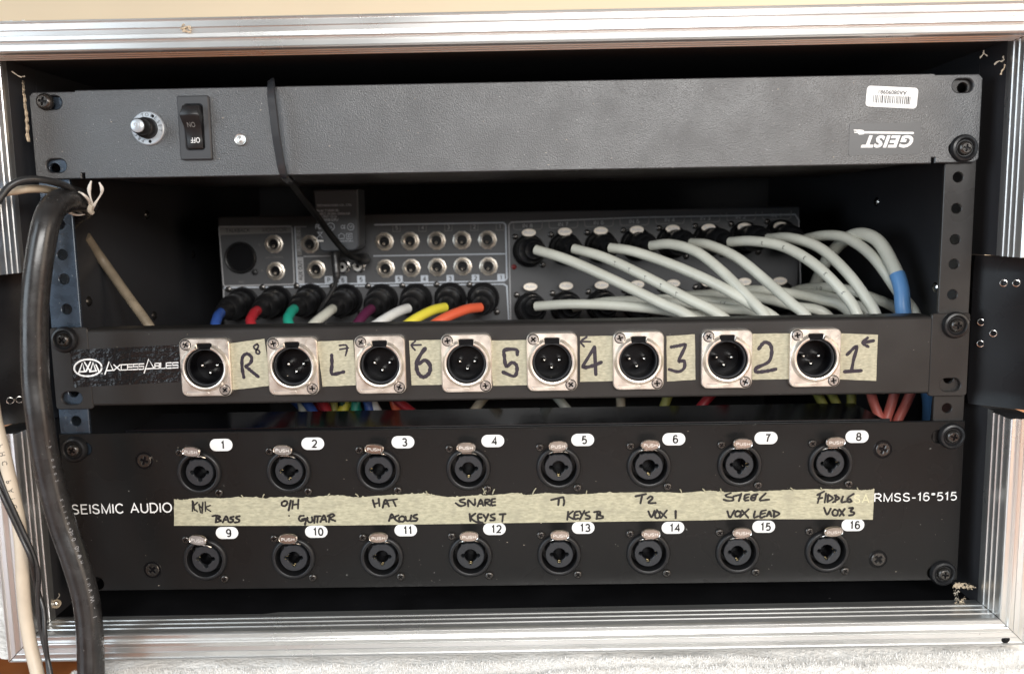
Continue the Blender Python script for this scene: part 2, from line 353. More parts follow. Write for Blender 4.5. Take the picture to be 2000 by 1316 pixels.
def cross(cx, cs, r, w, rot=0.0):
    pts = [(w,w),(w,r),(-w,r),(-w,w),(-r,w),(-r,-w),(-w,-w),(-w,-r),(w,-r),(w,-w),(r,-w),(r,w)]
    c, s_ = math.cos(rot), math.sin(rot); return [(cx+a*c-b*s_, cs+a*s_+b*c) for a, b in pts]
def Z(ox, oy, sc, y): return lambda p: at(ox+p[0]/sc, oy+p[1]/sc, y)
def strokes(mb, z, lst, wd, y, mat, smooth=True):
    for k, st in enumerate(lst): mb.stroke([z(p) for p in st], wd, y-.02*k, mat, smooth)
CACHE = {}
def kind_mesh(key, fn):
    if key not in CACHE:
        mb = fn(); CACHE[key] = mb.mesh(key, (0,0,0))
    return CACHE[key]
def put(name, key, fn, pos, parent, label=None): return link(name, kind_mesh(key, fn), pos, parent, label)

# screws ------------------------------------------------------------
def screw_mb(r, h, mat, rec, rot=.4, wall=True):
    mb = MB(mat); cr = cross(0, 0, r*.58, r*.15, rot)
    mb.plate(circle(0, 0, r, 24), [cr], -h, 0, mat, c=min(h*.45, r*.22), back=False)
    mb.disc(0, 0, r*.7, -h+rec, 16, 'deep'); return mb
def dome_screw(r, h, mat, rot=.4):
    mb = MB(mat); cr = cross(0, 0, r*.5, r*.14, rot); top = circle(0, 0, r*.62, 24)
    mb.plate(top, [cr], -h, -h+.9, mat, back=False); mb.lathe((0,0,0), (0,1,0), [(r*.62,-h),(r*.82,-h*.86),(r*.96,-h*.5),(r,-h*.1),(r,0)], 24, mat)
    mb.disc(0, 0, r*.6, -h+.8, 16, 'deep'); return mb
def rack_screw(parent, x, s, y=0, washer=True, rot=.3, key='a'):
    if washer:
        def wf():
            mb = MB('plastic'); mb.lathe((0,0,0), (0,1,0), [(7.0,0),(6.9,-1.1),(6.2,-2.2),(5.2,-2.5),(4.6,-1.9),(4.2,-1.3),(0.2,-1.2)], 36, 'plastic'); return mb
        wo = put('rack_screw', 'cup_washer', wf, (x, y, s), parent)
        put('screw_head', 'rack_head'+key, lambda: dome_screw(3.7, 2.6, 'blackmet', rot), (x, y-1.0, s), wo)
    else:
        put('rack_screw', 'rack_bare'+key, lambda: dome_screw(4.3, 3.4, 'blackmet', rot), (x, y, s), parent)

# ================================================================ SETTING
mb = MB('wood'); mb.box(-1400, 1400, -700, 900, SG, SG+25, 'wood'); o = mb.build('tabletop'); tag(o, 'varnished brown wooden tabletop below the towel', None, kind='structure')
mb = MB('wall'); mb.box(-2200, 2200, 900, 930, -1500, 900, 'wall'); o = mb.build('wall'); tag(o, 'cream painted wall behind the rack case', None, kind='structure')
mb = MB('floor'); mb.box(-2200, 2200, -2600, 899, 1020, 1040, 'floor'); o = mb.build('floor'); tag(o, 'beige floor far below the table', None, kind='structure')

# ================================================================ FLIGHT CASE
case = thing('flight_case', (0,0,290), 'black rack flight case with ridged bright aluminium edging around its open front', 'flight case')
XL, XR, ST, SBL, SBR = -248.2, 249.6, -13.9, 277.9, 275.0
YF, YB = -29.0, -11.0
# frame profile: (a = distance outward from the lip, y)
prof = [(2.2, YB+9), (2.0, YB+.6), (.0, YB), (0,-13.2),(-.42,-13.5),(-.42,-14.0),(0,-14.3),(0,-18.0),(-.42,-18.3),(-.42,-18.8),(0,-19.1),(0,-22.8),(-.42,-23.1),(-.42,-23.6),(0,-23.9),(0,-28.2),
        (.25,-29.2),(.7,-29.7),(1.15,-29.4),(1.35,-28.6),(4.2,-28.05),(4.35,-28.9),(4.7,-29.5),(5.1,-29.7),(5.5,-29.5),(5.8,-29.15),(7.3,-29.05),(7.4,-28.45),(7.75,-28.45),(7.85,-29.0),(9.9,-29.35),(10.2,-29.6),(10.5,-29.35),(10.6,-28.8),(13.5,-28.3),(13.7,-28.9),(14.1,-29.35),(14.6,-29.2),(14.95,-28.6),(15.1,-27),(15.1,8),(14,8.2)]
def rail(name, P0, P1, out, m0, m1, mat, lab):
    """P0,P1 = lip ends (x,s); out = outward (x,s); m0,m1 = miter slope per outward mm along the run"""
    mb = MB(mat); d = Vector((P1[0]-P0[0], P1[1]-P0[1])).normalized(); vs = []; seg = 24; L = (Vector(P1)-Vector(P0)).length
    for i in range(seg+1):
        for a, y in prof:
            t0 = -a*m0+(.2 if m0 else 0); t1 = L+a*m1-(.2 if m1 else 0); t = t0+(t1-t0)*i/seg
            vs.append((P0[0]+d.x*t+out[0]*a, y, P0[1]+d.y*t+out[1]*a))
    n = len(prof); fs = [(i*n+k, i*n+k+1, (i+1)*n+k+1, (i+1)*n+k) for i in range(seg) for k in range(n-1)]
    mb.add(vs, fs, mat, False)
    for i in (0, seg): mb.add([vs[i*n+k] for k in range(n)], [tuple(range(n))], 'plastic')
    return mb.build(name, case, lab)
PS0, PS1 = 91.0, 171.0            # the latch dishes interrupt the upright rails between these heights
top_r = rail('frame_rail', (XL,ST), (XR,ST), (0,-1), 1, 1, 'alu_h', 'upper aluminium edge rail, brightly lit')
bot_r = rail('frame_rail', (XL,SBL), (XR,SBR), (0,1), 1, 1, 'alu_h', 'lower aluminium edge rail resting above the towel')
rail('frame_rail', (XL,ST), (XL,PS0), (-1,0), 1, 0, 'alu_v', None); rail('frame_rail', (XL,PS1), (XL,SBL), (-1,0), 0, 1, 'alu_v', None)
rail('frame_rail', (XR,ST), (XR,PS0), (1,0), 1, 0, 'alu_v', None); rail('frame_rail', (XR,PS1), (XR,SBR), (1,0), 0, 1, 'alu_v', None)
D = 420
for nm, b in (('side_wall', (-258,-250.2,22,D,-22,288)), ('side_wall', (251.6,259.4,22,D,-22,286)), ('side_lining', (-258,-250.3,-4,21.9,-22,PS0)), ('side_lining', (-258,-250.3,-4,21.9,PS1,288)), ('side_lining', (251.7,259.4,-4,21.9,-22,PS0)), ('side_lining', (251.7,259.4,-4,21.9,PS1,286)), ('top_wall', (-250.1,251.5,-4,D,-24,-15.6)), ('bottom_wall', (-250.1,251.5,-4,D,279.4,287)), ('back_wall', (-250.1,251.5,D-6,D,-15.5,279.3))):
    wm = 'darkfloor' if nm == 'bottom_wall' else 'wallin'; mb = MB(wm); mb.box(*b, wm); mb.build(nm, case)
# latch dishes
def dish(sg, xl):
    mb = MB('dishm'); n = 10; vs = []; fs = []
    prf = [(xl-1.8, 24), (xl-2.4, 9), (xl+2, 4.5), (xl+13, -5), (xl+28, -15.5), (xl+33, -18)]
    m = 18
    for j in range(m+1):
        q = j/m; s = PS0+.3+(PS1-PS0-.6)*q; e = min(q, 1-q)*m; lift = -1.5*(1-min(1, e/1.4))**2 if e < 1.4 else 0
        for x, y in prf: vs.append((sg*x, y+lift+(1.2*math.exp(-((q-.5)*5)**2) if x > xl+10 else 0), s))
    k = len(prf); fs = [(j*k+i, j*k+i+1, (j+1)*k+i+1, (j+1)*k+i) for j in range(m) for i in range(k-1)]
    mb.add(vs, fs, 'dishm', True)
    for s in (PS0+.3, PS1-.3): mb.add([(sg*x, y-1.5, s) for x, y in prf]+[(sg*x, y+5, s) for x, y in prf], [(i, i+1, i+1+k, i+k) for i in range(k-1)], 'dishm')
    d = mb.build('latch_dish', case, 'glossy black recessed latch dish let into the '+('right' if sg > 0 else 'left')+' rail')
    return d
dR = dish(1, XR); dL = dish(-1, -XL)
def rivet_mb():
    mb = MB('steel'); mb.lathe((0,0,0), (-.45,-.9,0), [(2.0,-.4),(2.0,.1),(1.8,.4),(1.5,.45),(1.3,.1),(1.25,-.3)], 20, 'steel'); mb.lathe((0,0,0), (-.45,-.9,0), [(1.3,-.1),(.1,-.1)], 14, 'deep'); return mb
def dish_y(xa, xl): 
    t = (xa-xl)
    for (a, ya), (b, yb) in (((-2.4,9),(2,4.5)),((2,4.5),(13,-5)),((13,-5),(28,-15.5)),((28,-15.5),(33,-18))):
        if a <= t <= b: return ya+(yb-ya)*(t-a)/(b-a)
    return -10
for (u, v) in ((1916,629),(1940,651),(1915,671),(1960,553),(1985,553)):
    y = 0
    for _ in range(12): x, s = at(u, v, y); y = dish_y(x, XR)
    put('rivet', 'dish_rivet', rivet_mb, (x, y, s), dR)
for (u, v) in ((20,782),(38,780)):
    y = 0
    for _ in range(12): x, s = at(u, v, y); y = dish_y(-x, -XL)
    o = put('rivet', 'dish_rivet_left', lambda: (lambda q: (q.lathe((0,0,0), (.45,-.9,0), [(2.0,-.4),(2.0,.1),(1.8,.4),(1.5,.45),(1.3,.1),(1.25,-.3)], 20, 'steel'), q)[1])(MB('steel')), (x, y, s), dL)
mb = MB('chrome'); mb.plate(rrect(275.0, 283, 121, 166, 3), [], -15.5, -11, 'chrome', c=.8); mb.build('latch_plate', dR)
# rack rails
for sg in (-1, 1):
    cx = sg*232.6; holes = []
    off = [6.35, 22.225, 38.1]
    for uidx in range(6):
        for q in off: holes.append(circle(cx, uidx*44.45+q, 2.75 if sg < 0 else 2.6, 18))
    mb = MB('zinc' if sg < 0 else 'matte'); x0, x1 = sorted((sg*225.6, sg*241.6)); mm = mb.mats[0]  # left rail has its cool reflection in the colour, the right stays dark
    lo, hi = (.8, 257) if sg < 0 else (.8, 265)
    holes = [h for h in holes if lo < h[0][1]-3 and h[0][1]+3 < hi]
    mb.plate(rrect(x0, x1, lo, hi, .8, 2), holes, .0+.6, 2.6, mm, c=.3)
    xa, xb = sorted((sg*239.6, sg*241.6)); mb.box(xa, xb, 2.7, 30, lo, hi, mm); xa, xb = sorted((sg*241.7, sg*250)); mb.box(xa, xb, 28, 30, lo, hi, mm)
    mb.build('rack_rail', case, 'zinc rack rail with punched holes at the left, cool sheen put into its colour' if sg < 0 else 'dark rack rail with punched holes at the right')
# rivet heads and scuffs inside
def wall_rivet(): 
    mb = MB('blackmet'); mb.lathe((0,0,0), (1,0,0), [(0.05,1.6),(1.5,1.4),(2.6,.8),(3.2,0)], 16, 'blackmet'); return mb
for (y, s) in ((60,112),(60,30),(150,60),(150,130),(60,200),(230,90)):
    put('wall_rivet', 'wall_rivet_l', wall_rivet, (-250.2, y, s), case)
    o = put('wall_rivet', 'wall_rivet_r', lambda: (lambda q: (q.lathe((0,0,0), (-1,0,0), [(0.05,1.6),(1.5,1.4),(2.6,.8),(3.2,0)], 16, 'steel'), q)[1])(MB('steel')), (251.6, y, s), case)
# chipped bare strips, splinters and torn bits
def jag(name, pts, r, y, mat, parent, lab=None, n=3, seed=1):
    rr = random.Random(seed); mb = MB(mat); 
    P = catmull([at3(u, v, yy) for u, v, yy in pts], n)
    P = [p+Vector((rr.uniform(-.25,.25), rr.uniform(-.2,.2), rr.uniform(-.25,.25))) for p in P]
    if name == 'torn_glue_patch':
        for p in P:
            for q in range(3):
                c = p+Vector((rr.uniform(-1.2,1.2), rr.uniform(-.2,.4), rr.uniform(-1.0,1.0))); k = rr.uniform(.35,1.0)*r
                vs = [c+Vector((rr.uniform(-1,1), rr.uniform(-.5,.5), rr.uniform(-1,1)))*k*1.5 for _ in range(4)]
                mb.add(vs, [(0,1,2),(0,2,3),(0,1,3),(1,2,3)], mat)
    elif name == 'bare_wood_strip':
        vs = []
        for i, p in enumerate(P):
            ww = .35+1.1*(i/len(P))*(.6+.4*math.sin(i*2.3))+rr.uniform(-.12,.2); vs += [(p.x-ww*.6, p.y, p.z), (p.x+ww*.6, p.y-.3, p.z)]
        mb.add(vs, [(2*i, 2*i+1, 2*i+3, 2*i+2) for i in range(len(P)-1)], mat)
        n_ = len(P); mb.add([Vector(q)+Vector((0,1.2,0)) for q in vs], [(2*i, 2*i+1, 2*i+3, 2*i+2) for i in range(n_-1)], mat)
    else: mb.tube(P, r*.62, 5, mat, rf=lambda t: .35+.8*abs(math.sin(t*7+seed)))
    return mb.build(name, parent, lab)
jag('bare_wood_strip', [(44,158,-3),(46,185,-3),(50,225,-3),(54,276,-3)], 1.0, 0, 'bare', case, 'strip of bare wood where the laminate has chipped', 9, 3)
jag('loose_fibre', [(24,140,-9),(38,150,-8),(48,149,-6)], .5, 0, 'fluff', case, None, 4, 4)
jag('loose_fibre', [(1921,99,-8),(1920,106,-9),(1914,115,-10)], .5, 0, 'fluff', case, None, 4, 5)
jag('loose_fibre', [(1920,103,-8),(1928,110,-10)], .4, 0, 'fluff', case, None, 4, 6)
jag('loose_fibre', [(1942,127,-9),(1952,120,-10),(1960,119,-9),(1959,111,-8)], .6, 0, 'fluff', case, None, 4, 7)
jag('loose_fibre', [(1963,127,-10),(1957,140,-9),(1955,146,-8)], .7, 0, 'bare', case, None, 4, 8)
jag('torn_glue_patch', [(1867,1146,-4),(1872,1143,-4),(1886,1144,-5),(1903,1146,-7)], 1.1, 0, 'bare', case, 'torn patch of dried glue in the lower right corner', 5, 9)
jag('torn_glue_patch', [(1868,1147,-4),(1867,1158,-4),(1870,1172,-5)], .6, 0, 'fluff', case, None, 5, 10)
jag('torn_glue_patch', [(1866,1176,-9),(1876,1172,-9),(1880,1176,-9),(1884,1168,-9)], .6, 0, 'bare', case, None, 4, 11)
mb = MB('brass'); cx, y, cs = at3(110,1178,-4); mb.lathe((cx,y,cs), (.5,-.9,-.1), [(2.3,0),(2.5,.6),(2.1,1.1),(1.5,.5),(1.4,0)], 16, 'bare'); mb.lathe((cx,y-.2,cs), (.5,-.9,-.1), [(1.3,.3),(.9,.9),(.1,1.1)], 12, 'steel')
mb.tube(catmull([at3(112,1168,-5), at3(116,1163,-6), at3(115,1158,-6)], 4), .25, 5, 'fluff'); mb.build('tee_nut', case, 'burred brassy fixing in the lower left corner')
mb = MB('bare'); rr = random.Random(5)
for k in range(16):
    u, v = 362+rr.uniform(-9,11), 58+rr.uniform(-6,7); p = Vector(at3(u, v, -29.6)); q = p+Vector((rr.uniform(-2,2), rr.uniform(-1.2,-.2), rr.uniform(-1.4,1.4)))
    mb.tube([p, (p+q)/2+Vector((0,-.3,0)), q], .42, 5, 'bare')
o = mb.build('wood_chip'); tag(o, 'ragged pale wood chip stuck on the bright upper aluminium rail', 'wood chip')
mb = MB('white'); rr = random.Random(9)
for k in range(26):
    u = -6+k*3.5; x, y, s = at3(u, 46.5+rr.uniform(-1,1.2), -27); mb.box(x-.6, x+.8, y-rr.uniform(.5,1.5), y+2, s-rr.uniform(.7,1.3), s+1.2, 'white', c=.2)
mb.build('torn_paper_remnant', case, 'torn white remnant along the upper left outer edge')
mb = MB('deep'); x, s = at(1965,1248,-29)
mb.lathe((x, -28.5, s), (0,-1,0), [(2.3,0),(2.1,.25),(.1,.4)], 14, 'deep'); mb.build('scuff_mark', bot_r)

# ================================================================ TOP POWER UNIT
pu = thing('power_unit', (0,0,44), 'textured black one-space rack power unit with rocker switch, mounted upside down at the top', 'power unit')
def slot(cx, cs, w=10.5, h=6.8): return rrect(cx-w/2, cx+w/2, cs-h/2, cs+h/2, h/2, 6)
mb = MB('crinkle')
out = [(-241.3+2,0),(-218,0),(-217.5,-.6),(217,-.6),(217.5,0),(239.3,0),(241.3,2),(241.3,41.7),(239.3,43.7),(219,43.7),(219,41.0),(217.4,41.0),(217.4,43.9),(-216,43.9),(-216,41.0),(-217.6,41.0),(-217.6,43.7),(-239.3,43.7),(-241.3,41.7),(-241.3,2)]
mb.plate(out, [slot(-230.0,5.3), slot(-230.3,36.9), slot(231.4,5.6), slot(231.2,36.6)], -2.2, .3, 'crinkle', c=.5)
mb.build('faceplate', pu)
mb = MB('matte'); mb.box(-214, 214, .5, 150, .6, 42.8, 'matte'); mb.build('chassis', pu)
rack_screw(pu, -232.8, 5.0, -2.2, False, .2, 'g1'); rack_screw(pu, 233.2, 36.6, -2.2, True, .15, 'g2')
# reset breaker
cx, cs = at(289,251,-3)
mb = MB('steel'); mb.lathe((cx,-2.2,cs), (0,-1,0), [(8.5,0),(8.4,1.1),(7.9,1.5),(5.4,1.5),(5.3,.4)], 40, 'collar')
for k, (t, a0) in enumerate((('TO', -98), ('RESET', -28), ('PRESS', 152))):
    for i, ch in enumerate(t):
        a = math.radians(a0+(i-(len(t)-1)/2)*(19)); mb.text(ch, cx+6.7*math.cos(a), cs+6.7*math.sin(a), None, 1.7, -3.76, 'printd', rot=math.degrees(a)+90, squash=1)
for a in (-62, 82): mb.disc(cx+6.7*math.cos(math.radians(a)), cs+6.7*math.sin(math.radians(a)), .8, -3.77, 12, 'deep')
col = mb.build('reset_button', pu, 'round press-to-reset breaker button in a silver collar')
mb = MB('plastic'); mb.lathe((cx,-2.2,cs), (0,-1,0), [(5.3,.2),(5.2,5),(4.4,6.2),(4.0,6.6)], 32, 'plastic'); mb.lathe((cx,-2.2,cs), (0,-1,0), [(4.0,6.4),(3.9,12.2),(3.4,12.9)], 28, 'plastic'); mb.build('button_sleeve', col)
mb = MB('steel'); mb.lathe((cx,-2.2,cs), (0,-1,0), [(3.4,12.6),(3.3,13.4),(2.9,13.7),(.05,13.75)], 24, 'collar')
mb.text('16', cx, cs, None, 3.0, -16.02, 'printg', rot=180, bold=.01); mb.build('button_cap', col)
# rocker switch
cx, cs = at(380,250,-4); mb = MB('bezel'); hx, hs = 8.1, 15.9
mb.plate(rrect(cx-hx, cx+hx, cs-hs, cs+hs, 1.0, 3), [rrect(cx-4.6, cx+4.6, cs-11.6, cs+10.9, 1.4, 4)], -4.4, -2.3, 'bezel', c=.5)
sw = mb.build('rocker_switch', pu, 'black rocker switch marked ON and OFF, upside down')
mb = MB('plastic'); n = 16; vs = []; fs = []
# side profile of the rocker: (s offset, y)
rp = [(-11.0,-3.0),(-10.6,-8.0),(-6.4,-10.6),(-5.2,-10.3),(-2,-7.2),(2,-5.4),(6,-4.8),(9.6,-4.9),(10.5,-4.3),(10.6,-2.6)]
for (ds, y) in rp:
    hw = 4.0+(.9*math.exp(-((ds+4.6)/3.4)**2)); vs += [(cx-hw, y, cs+ds), (cx-hw+.5, y-.35, cs+ds), (cx+hw-.5, y-.35, cs+ds), (cx+hw, y, cs+ds)]
k = 4; fs = [(i*k+j, i*k+j+1, (i+1)*k+j+1, (i+1)*k+j) for i in range(len(rp)-1) for j in range(3)]
mb.add(vs, fs, 'plastic', True)
for j in (0, 3):
    L_ = [vs[i*k+j] for i in range(len(rp))]; mb.add(L_+[(p[0], -1.5, p[2]) for p in L_], [(i, i+1, i+1+len(L_), i+len(L_)) for i in range(len(L_)-1)], 'plastic')
mb.text('OFF', cx+.6, cs+6.3, 4.7, 2.7, -5.6, 'printw', rot=180, bold=0); mb.text('ON', cx-.4, cs-1.2, 4.0, 2.4, -7.2, 'printdim', rot=180)
for i in range(len(mb.v)):
    x, y, s = mb.v[i]
    if abs(y+7.2) < 1e-6 and abs(s-(cs-1.2)) < 1.6: mb.v[i] = (x, -7.6+(s-(cs-2))*.5-.15, s)
mb.build('rocker', sw)
# rivet-like lock
cx, cs = at(470,273,-3); mb = MB('steel'); mb.lathe((cx,-2.2,cs), (0,-1,0), [(3.1,0),(3.1,1.0),(2.8,1.5),(2.3,1.3),(2.2,1.6),(1.6,1.7),(1.5,1.3),(.9,1.5),(.8,1.1),(.05,1.2)], 28, 'lens'); mb.build('indicator_lens', pu)
# barcode label
z = Z(1640,150,7.143,-2.3); cc = z((727,288))
mb = MB('sticker'); q = [z((405,128)), z((1082,160)), z((1060,443)), z((372,400))]
ang = math.atan2(q[1][1]-q[0][1], q[1][0]-q[0][0]); ca, sa = math.cos(ang), math.sin(ang)
loop = [(cc[0]+a*ca-b*sa, cc[1]+a*sa+b*ca) for a, b in rrect(-12.9, 12.9, -5.1, 5.1, 1.8, 5)]
mb.plate(loop, [], -2.42, -2.25, 'sticker'); bc = mb.build('barcode_label', pu, 'small white label with barcode and upside-down AA08090981')
mb = MB('printd'); rr = random.Random(3); mb.text('AA08090981', cc[0]+.3, cc[1]-2.35, 14.2, 2.1, -2.5, 'printd', rot=180+math.degrees(ang), bold=.015); a = -9.3
while a < 9.4:
    wd = rr.choice((.3,.3,.65,.45)); 
    q = [(cc[0]+p*ca-r*sa, -2.5, cc[1]+p*sa+r*ca) for p, r in ((a,-.7),(a+wd,-.7),(a+wd,3.1),(a,3.1))]; mb.add(q, [(0,1,2,3)], 'printd'); a += wd+rr.choice((.35,.4,.6))
mb.build('label_print', bc)
# maker's logo, upside down
z2 = Z(1640,150,7.143,-2.4); mb = MB('gloss'); x0, s0 = z2((140,655)); x1, s1 = z2((1120,1080)); mb.plate(rrect(x0, x1, s0, s1, .6, 2), [], -2.33, -2.22, 'logofilm'); lg = mb.build('logo_plate', pu)
mb = MB('printw'); c = z2((660,905)); mb.text('GEIST', c[0], c[1], 26.3, 6.2, -2.45, 'printw', rot=181, shear=.28, bold=.045, spacing=1.12)
for k, (a, b, wd) in enumerate((((335,778),(1025,787),.95), ((255,762),(320,768),1.5), ((270,785),(330,782),1.5), ((200,747),(262,750),.55), ((205,778),(262,780),.55))):
    mb.stroke([z2(a), z2(b)], wd, -2.45-.02*k, 'printw', False)
mb.build('logo_print', lg)
# ================================================================ black flat strap hanging over the power unit
st = thing('black_strap', at3(555,340,-5), 'flat black lead looped over the face of the upper power unit and running back', 'strap')
def ribbon(mb, pts, wd, th, mat):
    P = catmull(pts, 8); vs = []; n = len(P)
    for i, p in enumerate(P):
        t = (P[min(i+1, n-1)]-P[max(i-1, 0)]).normalized(); side = t.cross(Vector((0,1,0)))
        if side.length < .3: side = Vector((-1,0,0))
        side.normalize(); nn = side.cross(t).normalized()
        if nn.y > 0: nn = -nn
        for a, b in ((-.5,0),(-.38,.5),(.38,.5),(.5,0),(.38,-.5),(-.38,-.5)): vs.append(p+side*a*wd+nn*b*th)
    mb.add(vs, [(i*6+k, i*6+(k+1)%6, (i+1)*6+(k+1)%6, (i+1)*6+k) for i in range(n-1) for k in range(6)], mat, False)
mb = MB('thin'); ribbon(mb, [at3(529,158,4), at3(529.5,167,-4), at3(530,184,-9.5), at3(534,220,-10), at3(538.5,258,-10), at3(541,275,-9.7), at3(546,306,-8.6), at3(551,331,-7), at3(556,346,-2), at3(568,358,16)], 4.3, 1.5, 'strapm'); mb.build('strap_band', st)
mb = MB('thin'); mb.tube(catmull([at3(566,352,10), at3(590,385,60), at3(625,430,105), at3(655,470,120), at3(680,497,128), at3(700,507,150)], 8), 2.1, 10, 'leadm')
mb.lathe(at3(700,507,150), (.05,1,.02), [(2.4,-2),(4.2,2),(4.4,18),(3,20)], 16, 'plastic'); mb.build('lead', st)

# ================================================================ PATCH PANEL WITH EIGHT XLR CONNECTORS
pp = thing('patch_panel', (0,0,164), 'matte black rack panel with eight silver three-pin connectors and masking tape numbers', 'patch panel')
XC = [(-158.9),(-112.8),(-66.9),(-21.6),(23.2),(68.3),(114.4),(160.3)]; SX = 142.5
mb = MB('matte')
for sg in (-1, 1):
    x0, x1 = sorted((sg*223.2, sg*241.3)); out = [(x0,120.6),(x1,120.6),(x1,164.4),(x0,164.4)]
    out = rrect(x0-(0 if sg < 0 else 2), x1+(2 if sg < 0 else 0), 120.6, 164.4, 1.6, 3)
    mb.plate(out, [slot(sg*232.4,126.8,11,7), slot(sg*232.4,158.4,11,7)], -2.0, .3, 'matte', c=.4)
mb.plate([(-221,123.6),(221,123.6),(221,161.6),(-221,161.6)], [circle(x, SX, 11.6, 32) for x in XC], -2.05, .25, 'matte')
pr = [(14,122.0),(1.2,122.0),(-.6,122.2),(-1.7,122.8),(-2.05,123.6)]; pr2 = [(-2.05,161.6),(-1.7,162.4),(-.6,163.0),(1.2,163.2),(14,163.2)]
for q in (pr, pr2):
    vs = [(x, y, s) for x in (-221, 221) for y, s in q]; k = len(q); mb.add(vs, [(i, i+1, i+1+k, i+k) for i in range(k-1)], 'matte', True)
for sg in (-1, 1):
    pts = pr+pr2; mb.add([(sg*221, y, s) for y, s in pts], [tuple(range(len(pts)))], 'matte')
mb.build('faceplate', pp)
rack_screw(pp, -233.4, 126.9, -2.0, True, .8, 'p1'); rack_screw(pp, 233.4, 126.7, -2.0, True, .1, 'p2')
def xlr_flange():
    mb = MB('nickel'); notch = math.radians(21); n = 44; loop = []
    for k in range(n+1):
        a = -PI/2+notch+(2*PI-2*notch)*k/n; loop.append((10.4*math.cos(a), 10.4*math.sin(a)))
    loop += [(-3.95,-12.1),(-3.2,-12.6),(3.2,-12.6),(3.95,-12.1)]
    mb.plate(rrect(-13.2, 13.2, -15.4, 15.4, 3.4, 6), [loop], -3.2, -.0, 'nickel', c=.45, back=False)
    # raised bead round the opening, open at the latch notch
    cs_ = [(10.3,-2.8),(10.3,-4.6),(10.5,-5.0),(11.0,-5.2),(11.5,-5.15),(11.9,-4.7),(12.2,-3.9),(12.9,-3.25)]
    vs = []; k = len(cs_)
    for i in range(n+1):
        a = -PI/2+notch+(2*PI-2*notch)*i/n
        for r, y in cs_: vs.append((r*math.cos(a), y, r*math.sin(a)))
    mb.add(vs, [(i*k+j, i*k+j+1, (i+1)*k+j+1, (i+1)*k+j) for i in range(n) for j in range(k-1)], 'nickel', True)
    for i in (0, n): mb.add(vs[i*k:(i+1)*k], [tuple(range(k))], 'nickel')
    mb.lathe((9.6,-3.2,-12.0), (0,-1,0), [(2.55,0),(2.5,.14),(2.3,.14),(2.25,-.12)], 24, 'nickel')
    mb.pline([(9.6+2.5*math.cos(k*PI/12), -12.0+2.5*math.sin(k*PI/12)) for k in range(25)], .16, -3.26, 'screwm')
    lq = rrect(-10.8, 1.4, 12.9, 14.6, .85, 5); mb.pline(lq[6:]+lq[:1], .18, -3.26, 'screwm')
    lp = rrect(-10.8, 1.4, 12.9, 14.6, .85, 4); n2 = len(lp); cx_ = -4.7; cs2 = 13.75
    inn = [(cx_+(p[0]-cx_)*.965, cs2+(p[1]-cs2)*.72) for p in lp]
    mb.add([(p[0],-3.2,p[1]) for p in lp]+[(p[0],-3.34,p[1]) for p in inn], [(i,(i+1)%n2,(i+1)%n2+n2,i+n2) for i in range(n2)], 'nickel')
    return mb
def xlr_insert():
    mb = MB('plastic'); mb.lathe((0,0,0), (0,1,0), [(10.3,-3.6),(10.2,-1.5),(9.9,-1.2),(9.6,-1.6),(9.2,-1.6),(9.0,-1.0),(8.9,9.0),(.05,9.0)], 44, 'deep')
    mb.lathe((0,0,0), (0,1,0), [(10.25,-1.3),(9.9,-2.6),(9.3,-2.6),(9.0,-1.0)], 44, 'disc')
    mb.box(-3.9, 3.9, -2.6, 8, -12.9, -9.6, 'deep'); mb.box(-3.2, 3.2, -1.6, -1.2, 9.3, 10.6, 'deep')
    return mb
def pin_mb():
    mb = MB('steel'); mb.lathe((0,0,0), (0,-1,0), [(1.35,-3),(1.35,4.4),(1.2,5.2),(.7,5.8),(.05,6.0)], 16, 'steel'); return mb
for i, x in enumerate(XC):
    f = put('xlr_connector', 'xlr_flange', xlr_flange, (x, -2.05, SX), pp)
    put('insert', 'xlr_insert', xlr_insert, (x, -2.05, SX), f)
    for dx, ds in ((-4.1,-.1),(4.1,-.1),(0,4.0)): put('pin', 'xlr_pin', pin_mb, (x+dx, 6.8, SX+ds), f)
    for q, (dx, ds) in enumerate(((-9.7,-12.1),(9.7,12.1))):
        rot = (i*.37+q*1.1) % 1.5; put('screw', 'xlr_screw%d' % ((i+q) % 4), (lambda rr_: (lambda: (lambda q: (q.disc(0,0,2.95,-.03,24,'blackmet'), q)[1])(screw_mb(2.5, .6, 'screwm', .5, rr_))))(((i+q) % 4)*.35+.5), (x+dx, -5.25, SX+ds), f).rotation_euler = (0, rot*1.3, 0)
# tape squares: quads in photo zooms
TZ = Z(0,420,2.857,-2.3); TZ2 = Z(650,420,2.857,-2.3); TZ3 = Z(1300,420,2.857,-2.3)
tapes = [('R 8', TZ, [(1285,715),(1475,690),(1515,950),(1300,975)]), ('L 7', TZ, [(1770,705),(1970,697),(1992,948),(1800,957)]),
 ('6 with an arrow', TZ2, [(425,700),(620,695),(630,945),(440,950)]), ('5', TZ2, [(870,700),(1100,697),(1100,948),(895,952)]),
 ('4 with an arrow', TZ2, [(1380,677),(1575,673),(1575,925),(1380,930)]), ('3', TZ3, [(5,675),(163,665),(167,918),(8,928)]),
 ('2', TZ3, [(483,662),(690,660),(690,915),(483,918)]), ('1 with an arrow', TZ3, [(980,660),(1185,668),(1175,925),(955,915)])]
zA, zB, zC, zD = Z(450,640,5.714,-2.4), Z(790,640,5.714,-2.4), Z(1120,640,5.714,-2.4), Z(1440,640,5.714,-2.4)
